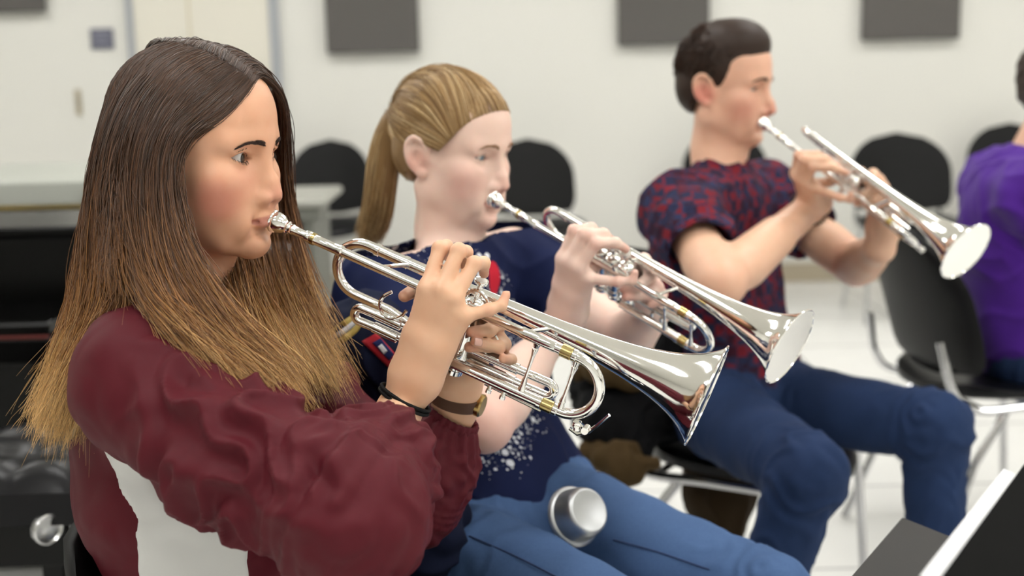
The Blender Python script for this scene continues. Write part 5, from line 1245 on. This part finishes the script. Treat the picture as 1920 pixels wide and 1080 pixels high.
for W_, sgn in ((RWP, 1), (LWP, -1)):
    F_ = {q: [W_ + TFP.f * .085 + TFP.u * (.03 - .02 * i), W_ + TFP.f * .12 + TFP.u * (.03 - .02 * i) + TFP.l * .012 * sgn, W_ + TFP.f * .135 + TFP.u * (.03 - .02 * i) + TFP.l * .03 * sgn, W_ + TFP.f * .13 + TFP.u * (.03 - .02 * i) + TFP.l * .048 * sgn] for i, q in enumerate(('index', 'middle', 'ring', 'pinky'))}
    F_['thumb'] = [W_ + TFP.f * .04 + TFP.u * .03, W_ + TFP.f * .07 + TFP.u * .045 + TFP.l * .012 * sgn, W_ + TFP.f * .09 + TFP.u * .046 + TFP.l * .03 * sgn, W_ + TFP.f * .10 + TFP.u * .042 + TFP.l * .045 * sgn]
    hand(pv_, [W_ - TFP.f * .02, W_], F_, .026, -TFP.l * sgn, 1.05)
head(pv_, HP, dict(fem=False, neck=[HP(-.016, 0, -.075), HP(-.03, 0, -.14), TFP(-.05, 0, -.25)], neck_r=.055))
V, F = pv_.mesh(1); put('body', mesh_np(V, F, col=face_color(V, HP, 'e2b090', 'b8625a')), SKIN, PP); eyes(HP, PP, M_brown_eye)
sv = Vol.even(PC - [.36, .40, .76], PC + [.45, .40, -.12], .0065); torso_field(sv, TFP, LVP, RSP, LSP, .022, .06)
for A in ([RSP, REP, RWP], [LSP, LEP, LWP]): sv.chain(A, [.072, .062, .040], .03); d = nrm(A[2] - A[1]); sv.cone(A[2] - d * .01, A[2] + d * .06, .032, .034, .002, 's')
sv.cone(HP(-.04, 0, -.185), TFP(-.05, 0, -.26), .07, .09, .02); sv.cone(HP(-.03, 0, -.10), HP(-.045, 0, -.19), .07, .062, .004, 's')
V, F = sv.mesh(2); V = drape(V, F, TFP, 95, .008, ((RSP, REP), (LSP, LEP))); V = lap(V, F, 1, .4)
put('sweatshirt', mesh_np(V, F), fabric('purple sweatshirt', '4a1f86', .9, 600, .1, .1), PP)
hv = Vol.even(PC - .16, PC + .17, .005); hv.ell(HP(-.008, 0, .036), (.103, .083, .091), HP.M, 0); hv.ell(HP(-.05, 0, -.01), (.054, .074, .062), HP.M, .02)
for p, r2 in (((.120, 0, .02), (.055, .08, .05)), ((.08, 0, -.05), (.08, .1, .06)), ((.02, 0, -.11), (.1, .1, .055))): hv.ell(HP(*p), r2, HP.M, .006, 's')
V, F = hv.mesh(2); N = normals(V, F); V = (V + N * (.003 * vnoise(V, .02, 5))[:, None]).astype(f32); put('hair', mesh_np(V, F, col=brown(V, 0, np.full(len(V), .4, f32))), hair_mat('dark short hair', .5), PP)
hp = [TFP(.02, -.09, -.70), TFP(.02, .09, -.70)]; kp = [TFP(.44, -.13, -.68), TFP(.44, .13, -.68)]; ap = [kp[0] + [.03, 0, -.40], kp[1] + [.03, 0, -.40]]
lv = legs_vol(hp, kp, ap, (.09, .066, .05), (PC[0] - .3, PC[1] - .4, .04), (PC[0] + .62, PC[1] + .4, .75), (TFP(.0, -.07, -.68), TFP(.0, .07, -.68), .115), .008)
V, F = lv.mesh(2); V = jean_folds(V, F, hp, kp, ap, .007, 99); put('jeans', mesh_np(V, F), M_denim_dark, PP)
# ------------------------------------------------------------------ the players' chairs
def seat_at(p, f, back=.0): return (p[0] - f[0] * back, p[1] - f[1] * back, 0)
def face(f): return math.atan2(f[1], f[0]) + PI / 2
chair('stacking_chair', seat_at(TF1(.15, 0, -.7), TF1.f, .02), face(TF1.f), 'dark chair under the woman in the maroon jacket, cut off at bottom left', back_w=.42, back_z=.60, back_h=.34)
chair('stacking_chair', seat_at(TF2(.10, .0, -.6), TF2.f, -.01), face(TF2.f), 'black chair under the fair-haired woman, its back under a draped navy jacket', back_w=.44)
chair('stacking_chair', seat_at(TF3(.045, 0, -.6), TF3.f, -.02), face(TF3.f), 'black chair with chrome legs under the young man in patterned T-shirt', back_w=.44)
chair('stacking_chair', seat_at(TFP(-.10, 0, -.7), TFP.f, -.01), face([.985, .17, 0]), 'black chair with chrome legs under the person in purple', back_w=.46)
# ------------------------------------------------------------------ navy uniform jacket over the second chair's back
cb = TF2(-.16, 0, 0); cb = np.array([cb[0], cb[1], .70]); fl_ = TF2.f; ll_ = TF2.l
q0 = at(700, 640, 1.93); jq = Vol.even((-.50, 1.55, .28), (.12, 2.35, 1.02), .005)
A_ = [at(628, 628, 1.93), at(690, 640, 1.86), at(760, 690, 1.84)]
jq.chain([at(640, 642, 1.88), at(700, 640, 1.79), at(765, 680, 1.75)], [.050, .060, .05], .03)
jq.chain([at(650, 650, 1.86), at(690, 760, 1.82), at(720, 900, 1.80), at(740, 1060, 1.79)], [.050, .058, .062, .05], .03)
jq.chain([at(700, 650, 1.82), at(770, 800, 1.80), at(780, 960, 1.80), at(770, 1110, 1.78)], [.055, .055, .058, .05], .03)
jq.chain([at(740, 660, 1.90), at(800, 830, 1.80), at(800, 1000, 1.76)], [.05, .045, .05], .03)
V, F = jq.mesh(2); N = normals(V, F); n1 = vnoise(V, .1, 4); V = (V + N * (.008 * (1 - np.abs(np.sin(V[:, 0] * 30 + V[:, 2] * 12 + n1 * 2))) + .003 * vnoise(V, .05, 5))[:, None]).astype(f32)
uj = empty('uniform_jacket', (q0[0], q0[1], .45)); tag(uj, 'navy uniform jacket with gold-and-white stripes and red patch, draped between the two women', 'jacket')
put('jacket_cloth', mesh_np(V, F), fabric('navy wool', '141a30', .9, 500, .12), uj); bq = bvh_of(V, F)
M_goldc = simple('gold braid', 'b39a4e', .6); M_whb = simple('white braid', 'c9c9cc', .7); M_redc = simple('red felt patch', 'a81524', .8); M_navp = simple('navy patch', '1c2450', .8)
def ribbon(bv, L, w, mat, name, parent, n=16, lift=.0025):
    H_ = hits(bv, L, lift)
    if len(H_) < 2: return
    P = spline(H_, n); T_ = np.gradient(P, axis=0); V = []
    for p, t_ in zip(P, T_): s_ = nrm(np.cross(t_, p - CAM)); V += [p - s_ * w, p + s_ * w]
    F = [(2 * i, 2 * i + 1, 2 * i + 3, 2 * i + 2) for i in range(n - 1)]; o = put(name, mesh_np(np.array(V), F), mat, parent); s = o.modifiers.new('s', 'SOLIDIFY'); s.thickness = .002; s.offset = 0
ribbon(bq, [(607, 632), (625, 622), (645, 607), (662, 596)], .0042, M_goldc, 'gold_stripe', uj); ribbon(bq, [(612, 641), (632, 629), (652, 615), (668, 602)], .0036, M_whb, 'white_stripe', uj); ribbon(bq, [(618, 651), (640, 638), (660, 624), (674, 610)], .0042, M_goldc, 'gold_stripe', uj)
def patch(bv, quad, mat, name, parent, lift=.003, n=6):
    V = []; q = np.array(quad, float)
    for i in range(n):
        for j in range(n):
            u, v = i / (n - 1), j / (n - 1); p = (q[0] * (1 - u) + q[1] * u) * (1 - v) + (q[3] * (1 - u) + q[2] * u) * v; h = hit(bv, p[0], p[1], lift); V.append(h if h is not None else at(p[0], p[1], 1.85))
    F = [(i * n + j, (i + 1) * n + j, (i + 1) * n + j + 1, i * n + j + 1) for i in range(n - 1) for j in range(n - 1)]; o = put(name, mesh_np(np.array(V), F), mat, parent); s = o.modifiers.new('s', 'SOLIDIFY'); s.thickness = .002; s.offset = 0; return o
patch(bq, [(678, 640), (706, 624), (742, 664), (728, 688)], M_redc, 'red_patch', uj); patch(bq, [(698, 643), (714, 634), (738, 664), (730, 676)], M_navp, 'patch_centre', uj, .0055); patch(bq, [(709, 650), (716, 645), (726, 658), (720, 664)], M_whb, 'patch_emblem', uj, .008)
patch(bq, [(690, 1010), (715, 985), (735, 1060), (700, 1078)], M_redc, 'red_panel', uj); patch(bq, [(752, 975), (768, 985), (762, 1040), (745, 1030)], M_redc, 'red_panel', uj)
# ------------------------------------------------------------------ dark coat on the young man's chair
ct = Vol.even((.02, 2.05, .10), (.62, 2.95, 1.02), .006)
ct.chain([at(1130, 700, 2.72), at(1200, 620, 2.70), at(1240, 605, 2.72)], [.06, .07, .06], .03); ct.chain([at(1195, 595, 2.72), at(1215, 680, 2.68), at(1225, 760, 2.66)], [.06, .075, .06], .03)
ct.chain([at(1130, 700, 2.70), at(1150, 790, 2.62), at(1180, 850, 2.58)], [.05, .07, .045], .03); ct.chain([at(1120, 740, 2.70), at(1180, 770, 2.64), at(1250, 785, 2.68)], [.05, .06, .05], .03)
V, F = ct.mesh(2); N = normals(V, F); n1 = vnoise(V, .1, 14); V = (V + N * (.010 * (1 - np.abs(np.sin(V[:, 0] * 34 - V[:, 2] * 20 + n1 * 2))) + .004 * vnoise(V, .05, 15))[:, None]).astype(f32)
co = empty('coat', tuple(at(1200, 760, 2.66))); tag(co, 'black coat with brown lining draped over the chair behind the fair-haired woman', 'coat')
put('coat_cloth', mesh_np(V, F), fabric('black coat cloth', '0e0e10', .85, 400), co)
M_lin = fabric('brown coat lining', '4a3a22', .85, 400)
lv = Vol.even((.02, 2.0, .10), (.70, 2.9, .90), .006)
lv.chain([at(1095, 700, 2.62), at(1140, 690, 2.58), at(1190, 720, 2.56)], [.022, .03, .02], .02); lv.chain([at(1110, 850, 2.58), at(1170, 868, 2.54), at(1222, 868, 2.53)], [.03, .042, .016], .02)
V, F = lv.mesh(2); N = normals(V, F); V = (V + N * (.006 * vnoise(V, .05, 16))[:, None]).astype(f32); put('lining', mesh_np(V, F), M_lin, co)
lv = Vol.even((.02, 2.0, .10), (.70, 3.0, .90), .006)
lv.chain([at(1340, 850, 2.80), at(1350, 920, 2.78), at(1350, 985, 2.78)], [.06, .062, .05], .03, 'u', (RT, 1.15))
V, F = lv.mesh(2); N = normals(V, F); V = (V + N * (.007 * (1 - np.abs(np.sin(V[:, 0] * 60 + vnoise(V, .08, 3)))))[:, None]).astype(f32); put('coat_tail', mesh_np(V, F), fabric('dark brown coat tail', '2e2212', .85, 400), co)
# ------------------------------------------------------------------ music stands at the lower right
M_stand = simple('dark grey enamel', '302f2e', .45, bump=.03, nscale=200); M_standb = simple('black enamel', '060606', .5); M_paper = simple('white paper', 'e9e9ea', .6)
def plate(root, name, c0, ex, ey, w, h, th, mat, bev=.01):
    """a thin board: corner, two edge directions"""
    ex, ey = nrm(ex), nrm(ey); n = nrm(np.cross(ex, ey)); M_ = np.eye(4); M_[:3, 0], M_[:3, 1], M_[:3, 2], M_[:3, 3] = ex, ey, n, c0
    return MB().box((0, 0, 0), (w, h, th), M_).build(name, mat, root, True, min(bev, th * .45))
def stand(name, lab, c0, ex, ey, w, h, mat, lip_edge=True):
    mid = np.asarray(c0) + nrm(ex) * w / 2 + nrm(ey) * h / 2; n = nrm(np.cross(ex, ey)); r = empty(name, (mid[0], mid[1], 0)); tag(r, lab, 'music stand')
    plate(r, 'desk', c0, ex, ey, w, h, .004, mat)
    if lip_edge:
        c1 = np.asarray(c0) + nrm(ey) * h; plate(r, 'ledge', c1 - nrm(ey) * .003, ex, n, w, .035, .004, mat)
    top = mid - n * .03; MB().tube([mid - n * .002, top, top + [0, 0, -.05]], .009, 10).build('tilt_joint', M_standb, r)
    MB().tube([top + [0, 0, -.04], (top[0], top[1], .10)], .011, 12).build('pole', M_standb, r)
    for a in (.3, 2.4, 4.5):
        MB().tube([(top[0], top[1], .12), (top[0] + .14 * math.cos(a), top[1] + .14 * math.sin(a), .05), (top[0] + .27 * math.cos(a), top[1] + .27 * math.sin(a), .012)], .010, 8).build('foot', M_standb, r)
    return r
A1 = at(1690, 974, 1.75); ex = nrm([-.53, -.85, 0]); eh = nrm([.85, -.53, -.24]); st1 = stand('music_stand', 'dark grey music stand desk tilted nearly flat, at the bottom right', A1, ex, eh, .50, .32, M_stand, False)
for u, v in ((.12, .125), (.12, .14)):
    p = A1 + ex * u + eh * v; n = nrm(np.cross(ex, eh)); n = n if n[2] > 0 else -n
    MB().lathe([(0, .006), (.002, .005), (.0022, .0001)], p + n * .001, n, 12).build('rivet', M_standb, st1)
B1 = at(1935, 852, 1.22); zz = B1[2]; B2 = at(1752, 1100, 1.0); k_ = (zz - CAM[2]) / ((B2 - CAM)[2]); B2 = CAM + (B2 - CAM) * k_; ex2 = nrm(B2 - B1); eh2 = nrm(np.cross(ex2, [0, 0, 1])); eh2 = eh2 if eh2[0] > 0 else -eh2; eh2 = nrm(eh2 + [0, 0, -.30])
c0 = B1 - ex2 * .12 + [0, 0, -.006]
st2 = stand('music_stand', 'black music stand nearest the camera, holding white sheets, at the right corner', c0 - [0, 0, .004], ex2, eh2, .52, .30, M_standb, False)
n2 = nrm(np.cross(ex2, eh2)); n2 = n2 if n2[2] > 0 else -n2; lf = -eh2
for i, (du, dl, w_, lab) in enumerate(((.185, .014, .28, 'white sheet of music sticking out from under the black folder, lower one'), (.200, .010, .26, 'white sheet of music directly under the black folder, upper one'))):
    sh = empty('sheet_music', tuple(c0 + n2 * .006)); tag(sh, lab, 'sheet music', 'sheets on the black stand'); plate(sh, 'paper', c0 + ex2 * du + lf * dl + n2 * (.002 + .0022 * i) + [0, 0, .002], ex2, eh2, w_, .215, .0012, M_paper, .0003)
fo = empty('folder', tuple(c0 + n2 * .01)); tag(fo, 'black folder lying on the white sheets, right corner', 'folder'); plate(fo, 'cover', c0 + ex2 * .0 + n2 * .008 + [0, 0, .002], ex2, eh2, .50, .28, .005, simple('black card', '030303', .85, Specular_IOR_Level=.1), .002)
# ------------------------------------------------------------------ camera and rendering settings
cd = bpy.data.cameras.new('camera'); cam = bpy.data.objects.new('camera', cd); COL.objects.link(cam)
M = Matrix.Identity(4)
for i in range(3): M[i][0], M[i][1], M[i][2], M[i][3] = RT[i], UP[i], -FW[i], CAM[i]
cam.matrix_world = M; cd.sensor_width = 36; cd.lens = FPX * 36 / 1920; cd.clip_start = .05
cd.dof.use_dof = True; cd.dof.focus_distance = 1.43; cd.dof.aperture_fstop = cd.lens / 1000 / .0135
sc = bpy.context.scene; sc.camera = cam
w = bpy.data.worlds.new('world'); sc.world = w; w.use_nodes = True; w.node_tree.nodes['Background'].inputs[0].default_value = (.8, .85, 1, 1); w.node_tree.nodes['Background'].inputs[1].default_value = .0
vs = sc.view_settings; vs.view_transform = 'Standard'; vs.look = 'None'; vs.gamma = 1; vs.exposure = 0.0
try: vs.use_curve_mapping = False
except Exception: pass
sc.cycles.use_denoising = True; sc.cycles.max_bounces = 6; sc.cycles.diffuse_bounces = 3; sc.cycles.glossy_bounces = 3; sc.cycles.use_adaptive_sampling = True; sc.cycles.adaptive_threshold = .06; sc.cycles.sample_clamp_indirect = 4
sc.cycles.caustics_reflective = False; sc.cycles.caustics_refractive = False
